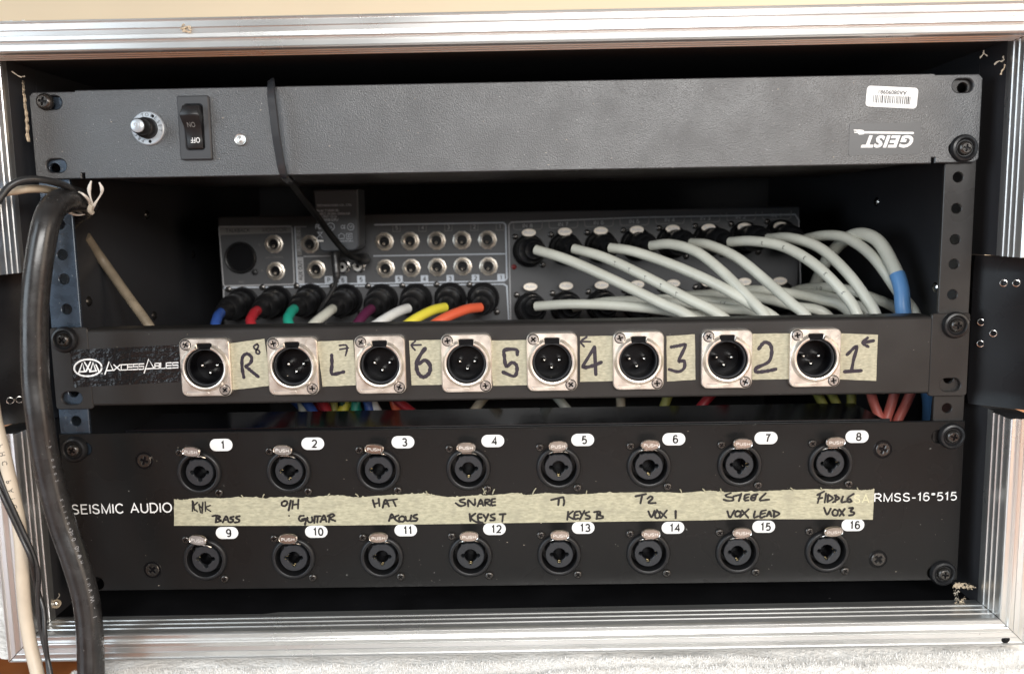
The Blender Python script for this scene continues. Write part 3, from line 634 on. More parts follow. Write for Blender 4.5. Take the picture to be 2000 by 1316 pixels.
wr = [ [(zA,[[(150,555),(130,440),(135,330),(185,290),(235,330),(225,390),(170,430)],[(170,430),(235,485),(310,545)]],1.75),(zA,[[(300,180),(262,205),(272,235),(318,255),(325,285),(298,290),(285,260),(312,210),(300,180)]],.95)],
 [(zA,[[(1130,305),(1133,410),(1135,515),(1265,492)]],1.85),(zA,[[(1215,198),(1285,193),(1303,230),(1285,310)],[(1220,242),(1315,225)]],.95)],
 [(zB,[[(185,190),(75,195)],[(120,150),(78,195),(118,250)]],1.0),(zB,[[(230,232),(180,300),(135,400),(150,500),(210,550),(275,505),(285,420),(230,362),(165,400)]],2.1)],
 [(zB,[[(1258,300),(1248,245),(1120,248),(1115,320),(1135,430),(1200,388),(1250,420),(1252,500),(1215,540),(1100,495)]],1.9)],
 [(zC,[[(190,155),(80,155)],[(150,102),(82,155),(120,210)]],1.0),(zC,[[(235,215),(250,520)],[(232,222),(165,330),(108,438),(210,425),(310,385)]],1.9)],
 [(zC,[[(1090,215),(1170,202),(1250,190),(1215,280),(1175,372),(1235,370),(1235,450),(1170,490),(1070,465)]],1.75)],
 [(zD,[[(240,235),(300,165),(365,185),(385,270),(350,380),(215,448),(215,492),(320,485),(430,462)]],1.9)],
 [(zD,[[(1225,300),(1335,205),(1300,350),(1275,480)],[(1195,490),(1385,478)]],1.7),(zD,[[(1520,145),(1400,168)]],1.8),(zD,[[(1455,112),(1400,168),(1462,212)]],1.5)] ]
for k, (t, z, q) in enumerate(tapes):
    mb = MB('tape2'); p = [z(a) for a in q]; rr = random.Random(k); loop = []
    for i in range(4):
        a, b = p[i], p[(i+1) % 4]
        for j in range(8): w_ = rr.uniform(-.07,.07) if 0 < j else 0; loop.append((a[0]+(b[0]-a[0])*j/8+w_, a[1]+(b[1]-a[1])*j/8+w_))
    mb.plate(loop, [], -2.30, -2.1, 'tape2'); tp = mb.build('tape_label', pp, 'masking tape square marked '+t)
    mb = MB('ink')
    for z_, sl, wd in wr[k]: strokes(mb, z_, sl, wd, -2.36-.08*len(mb.v) % .05, 'ink')
    mb.build('marker_writing', tp)
# glossy maker's sticker
zE = Z(110,640,5.128,-2.3); q = [zE(a) for a in ((135,225),(1225,170),(1275,540),(175,597))]
mb = MB('gloss_lab'); mb.plate(q, [], -2.22, -2.1, 'gloss_lab'); ls = mb.build('logo_sticker', pp, 'crumpled glossy black sticker with white lettering')
mb = MB('printw'); el = [(318+138*math.cos(a*PI/12), 400+84*math.sin(a*PI/12)-.03*138*math.cos(a*PI/12)) for a in range(25)]
sl = [el]; strokes(mb, zE, sl, .85, -2.42, 'printw')
L1 = [[(224,455),(262,350),(286,436)],[(240,440),(300,436)],[(284,346),(345,438)],[(344,342),(300,436)],[(342,436),(370,346),(400,432)],[(335,438),(405,430)],[(400,370),(428,432)]]
strokes(mb, zE, L1, .75, -2.45, 'printw', False); mb.stroke([zE((454,456)), zE((458,456))], .8, -2.45, 'printw', False)
def bs(x): return 428-(x-500)*.041
def tp_(x): return 370-(x-580)*.040
L2 = [[(488,465),(530,338),(572,426)],[(508,428),(572,424)]]
def seg(x0, x1, ch):
    t, b = tp_(x0), bs(x0); m = (t+b)/2
    return {'X': [[(x0,t),(x1,b)],[(x1,t),(x0,b)]], 'C': [[(x1,t),(x0,t+2),(x0,b),(x1,b-2)]], 'E': [[(x1,t),(x0,t+2),(x0,b),(x1,b-2)],[(x0,m),(x1,m-1)]], 'S': [[(x1,t),(x0,t+2),(x0,m),(x1,m-2),(x1,b-2),(x0,b)]],
            'L': [[(x0,t),(x0,b),(x1,b-2)]], 'B': [[(x0,t),(x0,b),(x1,b-2),(x1,t),(x0,t+1)],[(x0,m),(x1,m-1)]]}[ch]
for a, b, ch in ((578,640,'X'),(652,706,'C'),(716,762,'E'),(773,820,'S'),(831,878,'S'),(990,1034,'B'),(1048,1092,'L'),(1104,1154,'E'),(1168,1222,'S')): L2 += seg(a, b, ch)
L2 += [[(884,450),(928,312),(982,404)],[(905,410),(982,404)]]
strokes(mb, zE, L2, .62, -2.45, 'printw', False); mb.build('logo_print', ls)

# ================================================================ STAGE BOX
sb = thing('stage_box', (0,0,266), 'satin black two-space rack panel with two rows of combination jacks numbered 1 to 16', 'stage box')
J1 = [(-166.8+48.23*i, 200.0) for i in range(8)]; J2 = [(-166.6+48.15*i, 248.5) for i in range(8)]
mb = MB('satin'); hl = [circle(x, s, 10.2, 30) for x, s in J1+J2]
hl += [slot(-230.6,186.2,13,7), slot(230.6,186.2,13,7), slot(231,261.6,12,7), slot(-229.0,261.9,11,7.5)]
PSC = [at(282,899,-2), at(298,1112,-2), at(1724,877,-2), at(1715,1091,-2)]
mb.plate([(-241.3,177.9),(241.3,177.9),(241.3,265.9),(-241.3,265.9)], hl, -2.0, .4, 'satin', c=.35); mb.build('faceplate', sb)
mb = MB('gloss'); mb.box(-207, 203, .6, 52, 179.0, 179.8, 'gloss'); mb.box(-207, 203, 51, 52, 179.9, 264, 'gloss'); mb.box(-207,203,.7,50.9,263.2,264,'gloss')
mb.box(-207, 203, 1.4, 2.2, 176.9, 178.9, 'gloss'); mb.build('chassis', sb)
for k, (x, s) in enumerate(PSC):
    put('panel_screw', 'panel_screw%d' % (k % 2), (lambda r: (lambda: (lambda q: (q.disc(0,0,4.6,-.08,28,'deep'), q.lathe((0,0,0),(0,-1,0),[(4.6,.05),(4.75,.3),(5.0,.05)],28,'satin'), q)[2])(screw_mb(3.75, .7, 'blackmet', .5, r))))(.35+.5*(k % 2)), (x, -2.05, s), sb)
rack_screw(sb, -233.0, 186.2, -2.0, True, .6, 's1'); rack_screw(sb, 234.2, 185.8, -2.0, True, .25, 's2'); rack_screw(sb, 233.0, 261.6, -2.0, True, .1, 's3')
def jack_ring():
    mb = MB('plastic'); mb.lathe((0,0,0), (0,1,0), [(12.0,0),(11.9,-.7),(11.5,-1.5),(10.9,-1.9),(10.2,-2.0),(9.6,-1.7),(9.45,-1.0),(9.4,9),(7.2,9)], 44, 'plastic'); return mb
def jack_insert():
    lobes = []
    n = 132; sh = []
    for k in range(n):
        a = 2*PI*k/n; r = 3.5
        for la, dd, lr in ((0, 4.0, 1.12), (PI/2, 3.9, 1.2), (PI, 4.0, 1.12)):
            d = math.atan2(math.sin(a-la), math.cos(a-la))
            if abs(d) < PI/2 and abs(math.sin(d)) < lr/dd: r = max(r, dd*math.cos(d)+math.sqrt(lr*lr-(dd*math.sin(d))**2))
        sh.append((r*math.cos(a), r*math.sin(a)))
    out = []
    for k in range(48):
        a = 2*PI*k/48; r = 7.45
        if abs(math.degrees(math.atan2(math.sin(a+PI/2), math.cos(a+PI/2)))) < 9: r = 7.0
        if abs(math.degrees(math.atan2(math.sin(a+PI*.72), math.cos(a+PI*.72)))) < 5: r = 8.3
        out.append((r*math.cos(a), r*math.sin(a)))
    mb = MB('plastic'); mb.plate(out, [sh], -.6, 9, 'disc', c=.3, back=False); mb.disc(0, 0, 9.4, 9.2, 24, 'deep')
    mb.lathe((0,0,0), (0,1,0), [(3.4,.9),(3.3,9)], 28, 'deep'); return mb
def contact_mb():
    mb = MB('brass'); mb.box(-.75, .75, 0, 1.2, -.35, .35, 'brass', c=.15); return mb
def push_tab():
    mb = MB('tabm')
    lp = [(5.1*(abs(math.cos(a))**.8)*(1 if math.cos(a) > 0 else -1), 2.75*(abs(math.sin(a))**.85)*(1 if math.sin(a) > 0 else -1)) for a in [2*PI*k/36 for k in range(36)]]
    mb.plate(lp, [], -.7, .4, 'tabm', c=.25)
    inn = [(p[0]*.90, p[1]*.84) for p in lp]; n = 36
    mb.add([(p[0]*.985,-.7,p[1]*.98) for p in lp]+[(p[0],-.92,p[1]) for p in [(q[0]*.95,q[1]*.92) for q in lp]]+[(p[0],-.7,p[1]) for p in inn], [(i,(i+1)%n,(i+1)%n+n,i+n) for i in range(n)]+[(i+n,(i+1)%n+n,(i+1)%n+2*n,i+2*n) for i in range(n)], 'tabrim', True)
    stext(mb, 'PUSH', 0, .1, 7.0, 1.75, -.84, 'tabtext', .27)
    for y0, y1, s0, s1, w0, w1 in ((-.3, 3.5, 2.1, 3.7, 2.5, 2.9),): 
        mb.add([(-w0,y0,s0),(w0,y0,s0),(w1,y1,s1),(-w1,y1,s1),(-w0,y0+.8,s0),(w0,y0+.8,s0),(w1,y1+.8,s1),(-w1,y1+.8,s1)], [(0,1,2,3),(4,5,6,7),(0,3,7,4),(1,2,6,5)], 'tabm')
    mb.box(-2.5, 2.5, 3.3, 4.2, 3.4, 3.9, 'tabrim')
    for sg in (-1, 1): mb.tube(catmull([(sg*3.0,3.2,3.6),(sg*4.0,3.6,4.0),(sg*5.0,4.6,4.7)], 3), .28, 6, 'tabrim')
    return mb
NUMC = [at(*p, -2.1) for p in ((432,868.5),(611,866),(787,863),(962.5,860.7),(1138,858.6),(1316,857.2),(1496,855),(1673.8,852.3),(443.5,1040),(617.8,1037.7),(792.5,1034.9),(965.7,1032.4),(1139,1030),(1314.3,1030),(1491.5,1027.9),(1665.8,1024.7))]
TABX = [-168.4+48.55*i for i in range(8)]
for i, (x, s) in enumerate(J1+J2):
    rd = random.Random(i); r0 = put('combo_jack', 'jack_ring', jack_ring, (x, -2.05, s+(0 if i < 8 else 0)), sb)
    put('insert', 'jack_insert', jack_insert, (x, -1.6, s), r0)
    tb = put('push_tab', 'push_tab', push_tab, (TABX[i % 8]*.995+(0 if i < 8 else .4), -9.3, s-13.5), r0)
    tb.rotation_euler = (math.radians(rd.uniform(-7,4)), math.radians(rd.uniform(-2.5,2.5)), math.radians((-9 if i in (0,1,8) else 0)+rd.uniform(-5,5)))
    for q, (dx, ds) in enumerate(((-9.9,-11.2),(9.9,11.2))):
        put('screw', 'jack_screw%d' % ((i+q) % 3), (lambda r: (lambda: dome_screw(2.35, 1.3, 'blackmet', r)))(.2+.45*((i+q) % 3)), (x+dx, -2.05, s+ds), r0).rotation_euler = (0, rd.uniform(0, 1.5), 0)
    for (dx, ds, on) in ((-4.55,0,i in (1,2,8,9,10)),(4.55,0,i in (6,7,13,14,15)),(0,4.6,i in (3,4,5,9,10,11,12,13,14,15,1))):
        if on: put('contact', 'contact', contact_mb, (x+dx, 1.0, s+ds), r0)
    c = NUMC[i]; mb = MB('sticker'); an = rd.uniform(-1.5,1.5)
    mb.plate(rrect(c[0]-6.1, c[0]+6.1, c[1]-3.35, c[1]+3.35, 3.3, 7), [], -2.22, -2.1, 'sticker')
    ns = mb.build('number_sticker', sb, 'white oval sticker reading %d' % (i+1))
    mb = MB('inkb'); stext(mb, str(i+1), c[0]+(.9 if i < 9 else 1.1), c[1]+.05, None, 4.8, -2.26, 'inkb', .86, 0, .30); mb.build('number_print', ns)
rr = random.Random(404)
def dust(parent, n, x0, x1, s0, s1, y):
    mb = MB('sticker')
    for _ in range(n):
        x, s = rr.uniform(x0, x1), rr.uniform(s0, s1); k = rr.choice((.10,.13,.18,.24)); a = rr.uniform(0, 6.3)
        el = rr.choice((1,1,2.5)); mb.add([(x+k*el*math.cos(a+q*2.1), y-.03*q, s+k*math.sin(a+q*2.1)) for q in range(3)], [(0,1,2)], 'fluff')
    o = mb.build('dust', parent); o['kind'] = 'stuff'
dust(sb, 90, -238, 238, 180, 264, -2.12); dust(pp, 40, -218, 218, 124, 161, -2.12); dust(pu, 80, -236, 236, 2, 42, -2.3)
# wide tape with handwriting
TP = [(55,195),(150,205),(250,190),(400,180),(600,185),(800,172),(1040,182),(1080,190),(1300,172),(1500,180),(1750,160),(1900,150),(2000,165)]
tops = [(330+a/5.714, 940+b/5.714) for a, b in TP]
tops += [(680+a/5.714, 940+b/5.714) for a, b in ((100,175),(250,165),(400,152),(560,145),(750,135),(880,132),(960,150),(1100,170),(1250,168),(1450,152),(1600,152),(1850,128),(1980,148))]
tops += [(1030+a/5.714, 940+b/5.714) for a, b in ((60,145),(200,128),(450,140),(650,140),(850,125),(1200,122),(1500,118),(1750,124),(1980,106))]
tops += [(1380+a/5.714, 940+b/5.714) for a, b in ((50,102),(180,118),(350,115),(620,108),(850,95),(1000,90),(1300,85),(1500,85),(1700,95),(1800,92),(1873,85))]
rr = random.Random(21); P = catmull([(u, 0, v) for u, v in tops], 9); loop = []
for p in P:
    j = rr.gauss(0, .35); loop.append(at(p.x, p.z+j-(1.6 if rr.random() < .06 else 0), -2.3))
bot = [(330+1878/5.714+350*3-10, 940+425/5.714)]
loop += [at(1704.5,1014.3,-2.3), at(1620,1013.6,-2.3), at(1450,1013,-2.3), at(1380,1015.4,-2.3), at(1200,1018,-2.3), at(1030,1020.3,-2.3), at(850,1023,-2.3), at(680,1025.4,-2.3), at(500,1026.3,-2.3), at(340,1026,-2.3), at(340.3,1010,-2.3), at(339.6,990,-2.3), at(340.5,985,-2.3)]
mb = MB('tape'); mb.plate(loop, [], -2.36, -2.1, 'tape')
for u, v, du, dv in ((475,970,-4,-3),(513,970,3,-5),(640,967,4,-3),(700,968,-6,-4),(835,965,-3,-6),(944,963,6,-6),(948,963,-5,-10),(962,963,4,-8),(1040,964,7,-11),(1145,963,1,-5),(1331,960,-3,-5),(1378,960,-6,-6),(1409,961,-2,-7),(1549,957,-5,-5),(1605,956,-2,-4),(1676,957,-2,-5)):
    mb.tube(catmull([at3(u, v+1, -2.4), at3(u+du*.5, v+dv*.6, -3.0), at3(u+du, v+dv, -3.4)], 4), .33, 5, 'tape')
ts = mb.build('tape_strip', sb, 'long torn masking tape strip with handwritten channel names')
hA, hB, hC, hD = Z(330,940,5.714,-2.45), Z(680,940,5.714,-2.45), Z(1030,940,5.714,-2.45), Z(1380,940,5.714,-2.45)
words = [
 (hA, 'dot', [[(1338,380),(1342,383)]]),
 (hA, 'KIK', [[(262,215),(262,330)],[(318,232),(268,285),(318,335)],[(272,225),(285,320)],[(335,250),(352,345)],[(378,230),(370,352)],[(405,225),(408,330)],[(462,265),(412,290),(466,332)],[(335,262),(372,300)]]),
 (hA, 'BASS', [[(485,385),(530,378),(572,393),(545,415),(582,438),(520,456)],[(532,385),(522,456)],[(600,455),(640,385),(665,450)],[(615,428),(660,424)],[(722,390),(690,398),(688,414),(716,424),(710,445),(680,455)],[(790,385),(755,393),(752,410),(786,428),(775,450),(735,455)]]),
 (hA, 'O/H', [[(1290,215),(1260,235),(1262,265),(1295,272),(1320,245),(1315,222),(1290,215)],[(1360,210),(1335,322)],[(1385,215),(1375,300)],[(1445,200),(1440,300)],[(1380,260),(1445,250)]]),
 (hA, 'GUITAR', [[(1505,380),(1465,385),(1450,415),(1470,440),(1510,430),(1527,412)],[(1485,420),(1530,415),(1518,480)],[(1545,400),(1550,440),(1575,455),(1600,440),(1595,395)],[(1628,388),(1622,460)],[(1625,388),(1692,384)],[(1662,388),(1655,455)],[(1690,450),(1730,375),(1757,445)],[(1705,425),(1752,420)],[(1785,450),(1795,370)],[(1770,385),(1820,360),(1845,378),(1800,410),(1857,438)]]),
 (hB, 'HAT', [[(275,205),(297,285)],[(340,190),(350,272)],[(285,250),(345,235)],[(385,290),(415,200),(455,275)],[(395,250),(445,240)],[(430,212),(545,195)],[(500,205),(530,272)]]),
 (hB, 'SNARE', [[(1300,195),(1250,205),(1255,225),(1305,240),(1300,262),(1250,272),(1200,240)],[(1340,275),(1340,205),(1410,265),(1415,195)],[(1445,275),(1480,200),(1507,268)],[(1455,250),(1500,245)],[(1530,265),(1530,205),(1572,200),(1575,220),(1540,235),(1587,265)],[(1640,190),(1605,200),(1600,262),(1642,262)],[(1603,230),(1640,225)]]),
 (hB, 'ACOUS', [[(455,440),(485,362),(522,420)],[(465,410),(520,395)],[(562,375),(525,395),(530,425),(572,450)],[(600,385),(570,405),(575,440),(615,445),(635,410),(610,385)],[(640,390),(650,435),(690,430),(705,375)],[(770,365),(732,380),(735,400),(770,410),(760,435),(700,440)]]),
 (hB, 'KEYS T', [[(1355,360),(1365,440)],[(1420,355),(1370,400),(1410,440),(1470,465)],[(1490,362),(1450,370),(1455,440),(1502,460)],[(1455,405),(1490,400)],[(1510,370),(1532,405)],[(1565,360),(1530,440)],[(1635,360),(1595,372),(1600,395),(1637,410),(1625,430),(1585,430)],[(1690,365),(1757,360)],[(1730,362),(1720,445)]]),
 (hC, 'T1', [[(265,205),(400,172)],[(352,195),(345,262)],[(400,172),(412,225),(403,265)]]),
 (hC, 'KEYS B', [[(455,335),(445,425)],[(510,330),(457,380),(517,420)],[(582,330),(532,345),(525,415),(570,410)],[(528,375),(565,372)],[(587,335),(605,370)],[(637,325),(585,422)],[(690,335),(650,350),(655,370),(697,390),(690,412),(650,415)],[(745,340),(800,332),(815,355),(780,370),(840,385),(835,405),(770,415)],[(782,340),(775,415)]]),
 (hC, 'T2', [[(1205,165),(1325,138)],[(1282,150),(1262,242)],[(1340,190),(1375,165),(1398,185),(1350,237),(1432,238)]]),
 (hC, 'VOX 1', [[(1350,330),(1385,397),(1420,325)],[(1440,335),(1425,370),(1435,405),(1470,400),(1475,360),(1445,315)],[(1480,335),(1550,402)],[(1557,320),(1490,405)],[(1655,325),(1655,408)]]),
 (hD, 'STEEL', [[(270,128),(215,150),(230,170),(290,180),(295,208),(240,215),(190,200)],[(300,165),(350,152),(385,145)],[(387,135),(360,217)],[(475,140),(428,155),(425,208),(467,208)],[(428,185),(465,172)],[(570,140),(510,155),(497,200),(535,205),(552,155)],[(512,180),(545,175)],[(660,130),(590,205),(697,200)]]),
 (hD, 'VOX LEAD', [[(232,330),(262,402),(310,322)],[(345,325),(322,350),(325,385),(360,385),(385,345),(345,325)],[(395,320),(465,402)],[(470,308),(375,395)],[(540,330),(528,400),(577,385)],[(662,318),(610,335),(600,402),(652,385)],[(610,362),(652,350)],[(672,385),(702,330),(722,387)],[(680,365),(717,360)],[(740,320),(812,355),(750,397)],[(755,325),(750,392)]]),
 (hD, 'FIDDLE', [[(1235,150),(1312,110)],[(1272,130),(1240,237)],[(1245,190),(1292,180)],[(1332,133),(1318,232)],[(1355,150),(1350,227)],[(1358,145),(1408,185),(1350,227)],[(1445,150),(1435,225)],[(1430,152),(1478,185),(1410,230)],[(1522,165),(1505,227),(1562,220)],[(1642,135),(1577,180),(1580,225),(1617,220),(1600,195),(1585,195)]]),
 (hD, 'VOX 3', [[(1312,292),(1345,367),(1387,300)],[(1430,310),(1405,340),(1415,375),(1455,375),(1465,330),(1430,310)],[(1480,308),(1532,377)],[(1542,303),(1485,382)],[(1590,295),(1637,293),(1605,330),(1647,345),(1635,370),(1588,377)]])]
for z, wd, sl in words:
    mb = MB('inkb'); strokes(mb, z, sl, 1.12 if wd not in ('KIK', 'dot') else .8, -2.45, 'inkb'); mb.build('marker_writing', ts, 'handwritten '+wd)
mb = MB('ghost'); c0 = at(1667,974,-2.4); c1 = at(1700.5,974,-2.4); c = at(1683,973.6,-2.4); stext(mb, 'SA', c[0], c[1], (c1[0]-c0[0])*.86, 4.9, -2.44, 'ghost', .62); mb.build('faint_print', ts)
def printed(txt, ul, ur, vc, h, wd, rot=0):
    a, b, c = at(ul, vc, -2.1), at(ur, vc, -2.1), at((ul+ur)/2, vc, -2.1); mb = MB('printw'); stext(mb, txt, c[0], c[1], b[0]-a[0], h, -2.12, 'printw', wd, rot); return mb.build('panel_lettering', sb, 'white printed '+txt)
printed('SEISMIC AUDIO', 140.5, 335, 992.5, 5.7, .72, -.4); printed('RMSS-16*515', 1708, 1868, 970, 4.9, .62, -.4)

# ================================================================ MIXER AT THE BACK
YM = 175
mx = thing('rack_mixer', (0,YM,195), 'dark grey digital mixer seen from its socket side deep inside the rack', 'mixer')
mb = MB('mixer'); mb.plate(rrect(-210, 207.5, 62, 196, 2, 3), [], YM, YM+3, 'mixer', c=.8); mb.box(-209, 206.5, YM+3.1, YM+190, 63, 195, 'matte'); mb.build('housing', mx)
def m_at(u, v): return at(u, v, YM-.2)
def outline(mb, pts, wd, mat, y=YM-.25, closed=True, r=0):
    P_ = [m_at(*p) for p in pts]; P_ = P_+[P_[0]] if closed else P_
    for k in range(len(P_)-1): mb.stroke([P_[k], P_[k+1]], wd, y-.01*k, mat, False)
mb = MB('printdim')
def m1(a, b): return (400+a/5.06, 380+b/5.06)
def m2(a, b): return (730+a/5.483, 400+b/5.483)
# talkback / monitor frame (rounded) with header
outline(mb, [m1(140,325), m1(150,318), m1(850,315), m1(862,330), m1(885,870), m1(875,885), m1(200,905), m1(185,890)], .8, 'printg')
x0, s0 = m_at(*m1(145,322)); x1, s1 = m_at(*m1(857,388)); mb.plate([(x0,s0),(x1,s0-.3),(x1,s1-.8),(x0,s1)], [], YM-.2, YM-.05, 'printdim')
for t, a, b in (('TALKBACK', m1(325,355), 17), ('MONITOR', m1(690,348), 17)): c = m_at(*a); stext(mb, t, c[0], c[1], b, 3.0, YM-.3, 'printd', .45)
outline(mb, [m1(185,930), m1(200,920), m2(1390,848), m2(1425,870), m2(1445,1230)], .9, 'printb', closed=False); outline(mb, [m1(185,930), m1(190,1060)], .9, 'printg', closed=False)
# aux block
outline(mb, [m1(890,320), m1(1000,318)], .7, 'printg', closed=False); outline(mb, [m1(890,320), m1(915,870), m1(940,887), m2(10,840), m2(1395,815), m2(1425,790), m2(1412,215), m2(1390,192), m2(10,215)], .9, 'printb', closed=False)
outline(mb, [m1(980,612), m1(1260,606)], .8, 'printg', closed=False); outline(mb, [m2(0,548), m2(1410,525)], .8, 'printb', closed=False)
for t, a0, a1, mt_ in (('AUX IN', m1(895,325), m1(960,600), 'printdim'), ('AUX OUT', m1(905,618), m1(985,880), 'printg')):
    x0, s0 = m_at(*a0); x1, s1 = m_at(*a1); mb.plate([(x0,s0),(x1,s0),(x1,s1),(x0,s1)], [], YM-.2, YM-.05, mt_); stext(mb, t, (x0+x1)/2, (s0+s1)/2, (s1-s0)*.74, 3.2, YM-.3, 'printd' if mt_ == 'printg' else 'printg', .5, -90)
# number tags
for k, (u_t, u_b) in enumerate((((245,245),(270,795)), ((523,243),(543,793)), ((800,238),(818,790)), ((1078,234),(1090,785)), ((1352,230),(1363,779)))):
    num = str(5-k); x, s = m_at(*m2(*u_t)); outline(mb, [m2(u_t[0]-40,u_t[1]-28), m2(u_t[0]-40,u_t[1]+42), m2(u_t[0]+38,u_t[1]+40), m2(u_t[0]+38,u_t[1]-30)], .5, 'printdim', closed=False); stext(mb, num, x, s, None, 3.0, YM-.3, 'printg', .42)
    x, s = m_at(*m2(*u_b)); mb.plate(rrect(x-2.7, x+2.7, s-2.6, s+2.9, .5, 2), [], YM-.2, YM-.05, 'printb'); stext(mb, num, x, s, None, 3.6, YM-.32, 'printd', .62)
for t, a in (('6', m1(1365,845)), ('5', m1(1545,840)), ('P', m1(1225,845))):
    x, s = m_at(*a); mb.plate(rrect(x-2.9, x+2.9, s-2.8, s+3.0, .5, 2), [], YM-.2, YM-.05, 'printb'); stext(mb, t, x, s, None, 3.6, YM-.32, 'printd', .62)
c = m_at(*m1(365,865)); mb.text('MIC', c[0], c[1], 4, 1.8, YM-.3, 'printdim')
for t, a, b in (('GAIN  CONTROL', m1(690,620), 13), ('MAIN RIGHT', m1(365,960), 13), ('MAIN LEFT', m1(725,957), 13), ('L', m1(545,495), 1.2), ('R', m1(570,752), 1.4)): c = m_at(*a); mb.text(t, c[0], c[1], b, 1.5, YM-.3, 'printdim')
# input block
def m3(a, b): return (980+a/5.483, 400+b/5.483)
outline(mb, [m3(95,1230), m3(75,220), m3(100,188), m3(1500,135), (1553,419), (1560,430), (1566,640)], .9, 'printg', closed=False)
for i in range(8):
    u = 1030.5+69.4*i; v = 441-2.9*i
    outline(mb, [(u-28,v-7), (u-27,v+6), (u-23,v+8), (u+24,v+7), (u+28,v+4), (u+29,v-9)], .55, 'printdim', closed=False); c = m_at(u, v); stext(mb, 'IN %d' % (8-i), c[0], c[1], 6.8, 2.9, YM-.3, 'printg', .42)
mb.build('panel_print', mx)
def jack_nut():
    mb = MB('nickel'); hexa = [(6.9*math.cos(a*PI/3+.3), 6.9*math.sin(a*PI/3+.3)) for a in range(6)]
    mb.lathe((0,0,0), (0,1,0), [(6.9,0),(6.8,-1.0),(5.9,-1.3),(5.6,-1.0),(5.3,-2.4),(4.7,-2.9),(3.9,-2.8),(3.6,-2.0),(3.5,6)], 10, 'nickel', False)
    mb.lathe((0,0,0), (0,1,0), [(4.9,-2.9),(4.2,-3.2),(3.7,-2.9),(3.5,4)], 28, 'nickel'); mb.disc(0, 0, 3.6, -.3, 18, 'deep')
    mb.lathe((-.3,-1.2,1.5), (0,1,0), [(.05,-.9),(.8,-.6),(1.2,0),(1.2,1)], 12, 'steel'); return mb
JK = [m1(685,490), m1(703,757), m1(1040,490), m1(1103,740), m2(115,395), m2(390,390), m2(672,385), m2(945,380), m2(1218,376), m2(127,683), m2(403,678), m2(680,668), m2(953,660), m2(1228,660)]
for p in JK: x, s = m_at(*p); put('jack_socket', 'jack_nut', jack_nut, (x, YM-.1, s), mx)
def rca():
    mb = MB('steel'); mb.lathe((0,0,0), (0,1,0), [(5,0),(4.9,-1),(4.0,-1.3),(3.6,-6.5),(3.3,-7)], 20, 'steel'); mb.lathe((0,0,0), (0,1,0), [(3.3,-7),(3.1,-7.6),(1.5,-7.6),(1.4,-3)], 20, 'white'); mb.disc(0,0,1.5,-4,10,'deep'); return mb
for p in (m1(1375,712), m1(1525,705)): x, s = m_at(*p); put('phono_socket', 'rca', rca, (x, YM-.1, s), mx)
def xlr_big():
    mb = MB('deep'); mb.lathe((0,0,0), (0,1,0), [(11.6,0),(11.3,-2),(10.6,-2.6),(9.8,-2.2),(9.4,0),(9.3,5)], 32, 'plastic'); mb.disc(0,0,9.6,-.3,24,'deep'); mb.lathe((9.6,0,10.6), (0,1,0), [(2.4,0),(2,-1.2),(.05,-1.5)], 12, 'plastic'); return mb
x, s = m_at(*m1(355,625)); put('talkback_socket', 'xlr_big', xlr_big, (x, YM-.1, s), mx)
def in_socket():
    mb = MB('plastic'); mb.lathe((0,0,0), (0,1,0), [(11.9,0),(11.6,-1.6),(10.8,-2.2),(9.9,-1.8),(9.6,0),(9.5,4)], 32, 'plastic'); mb.disc(0,0,9.8,-.3,24,'deep')
    for dx, ds in ((-9.8,-10.2),(9.8,10.2)): mb.lathe((dx,0,ds), (0,-1,0), [(2.3,0),(2.1,1),(1.2,1.5),(.05,1.5)], 14, 'blackmet')
    return mb
def in_tab():
    mb = MB('tabm'); lp = [(5.1*math.cos(a), 2.9*math.sin(a)) for a in [2*PI*k/28 for k in range(28)]]; mb.plate(lp, [], -.7, .4, 'tablite', c=.3); stext(mb, 'PUSH', 0, 0, 6.4, 1.9, -.76, 'printb', .3)
    for sg in (-1, 1): mb.tube(catmull([(sg*1.5,2,4.4),(sg*3.6,2.5,4.8),(sg*5.0,3,5.8)], 3), .35, 6, 'tabrim')
    return mb
SOCK = {}
for i in range(8):
    for r, (u, v, tu, tv) in enumerate(((1033+70.2*i, 490-4.2*i, 1033+70.2*i, 454.5-1.9*i), (1036+69.8*i, 603-3*i, 1036+69.6*i, 560-1.6*i))):
        x, s = m_at(u, v); so = put('input_socket', 'in_socket', in_socket, (x, YM-.1, s), mx); SOCK[(r, i)] = (x, s)
        x2, s2 = at(tu, tv, YM-7); put('push_tab', 'in_tab', in_tab, (x2, YM-7, s2), so)
OUTS = [(432,610),(503,606),(575,603),(650,603),(725,603),(797,602),(869,600),(938,600)]
for u, v in OUTS:
    x, s = at(u, v, 128); so = put('output_socket', 'in_socket', in_socket, (x, YM-.1, s-2), mx)
mb = MB('redled'); 
x, s = m_at(*m3(130,665)); mb.lathe((x,YM-.1,s), (0,-1,0), [(2,0),(1.7,1),(.05,1.6)], 12, 'redled'); mb.build('indicator_light', mx)

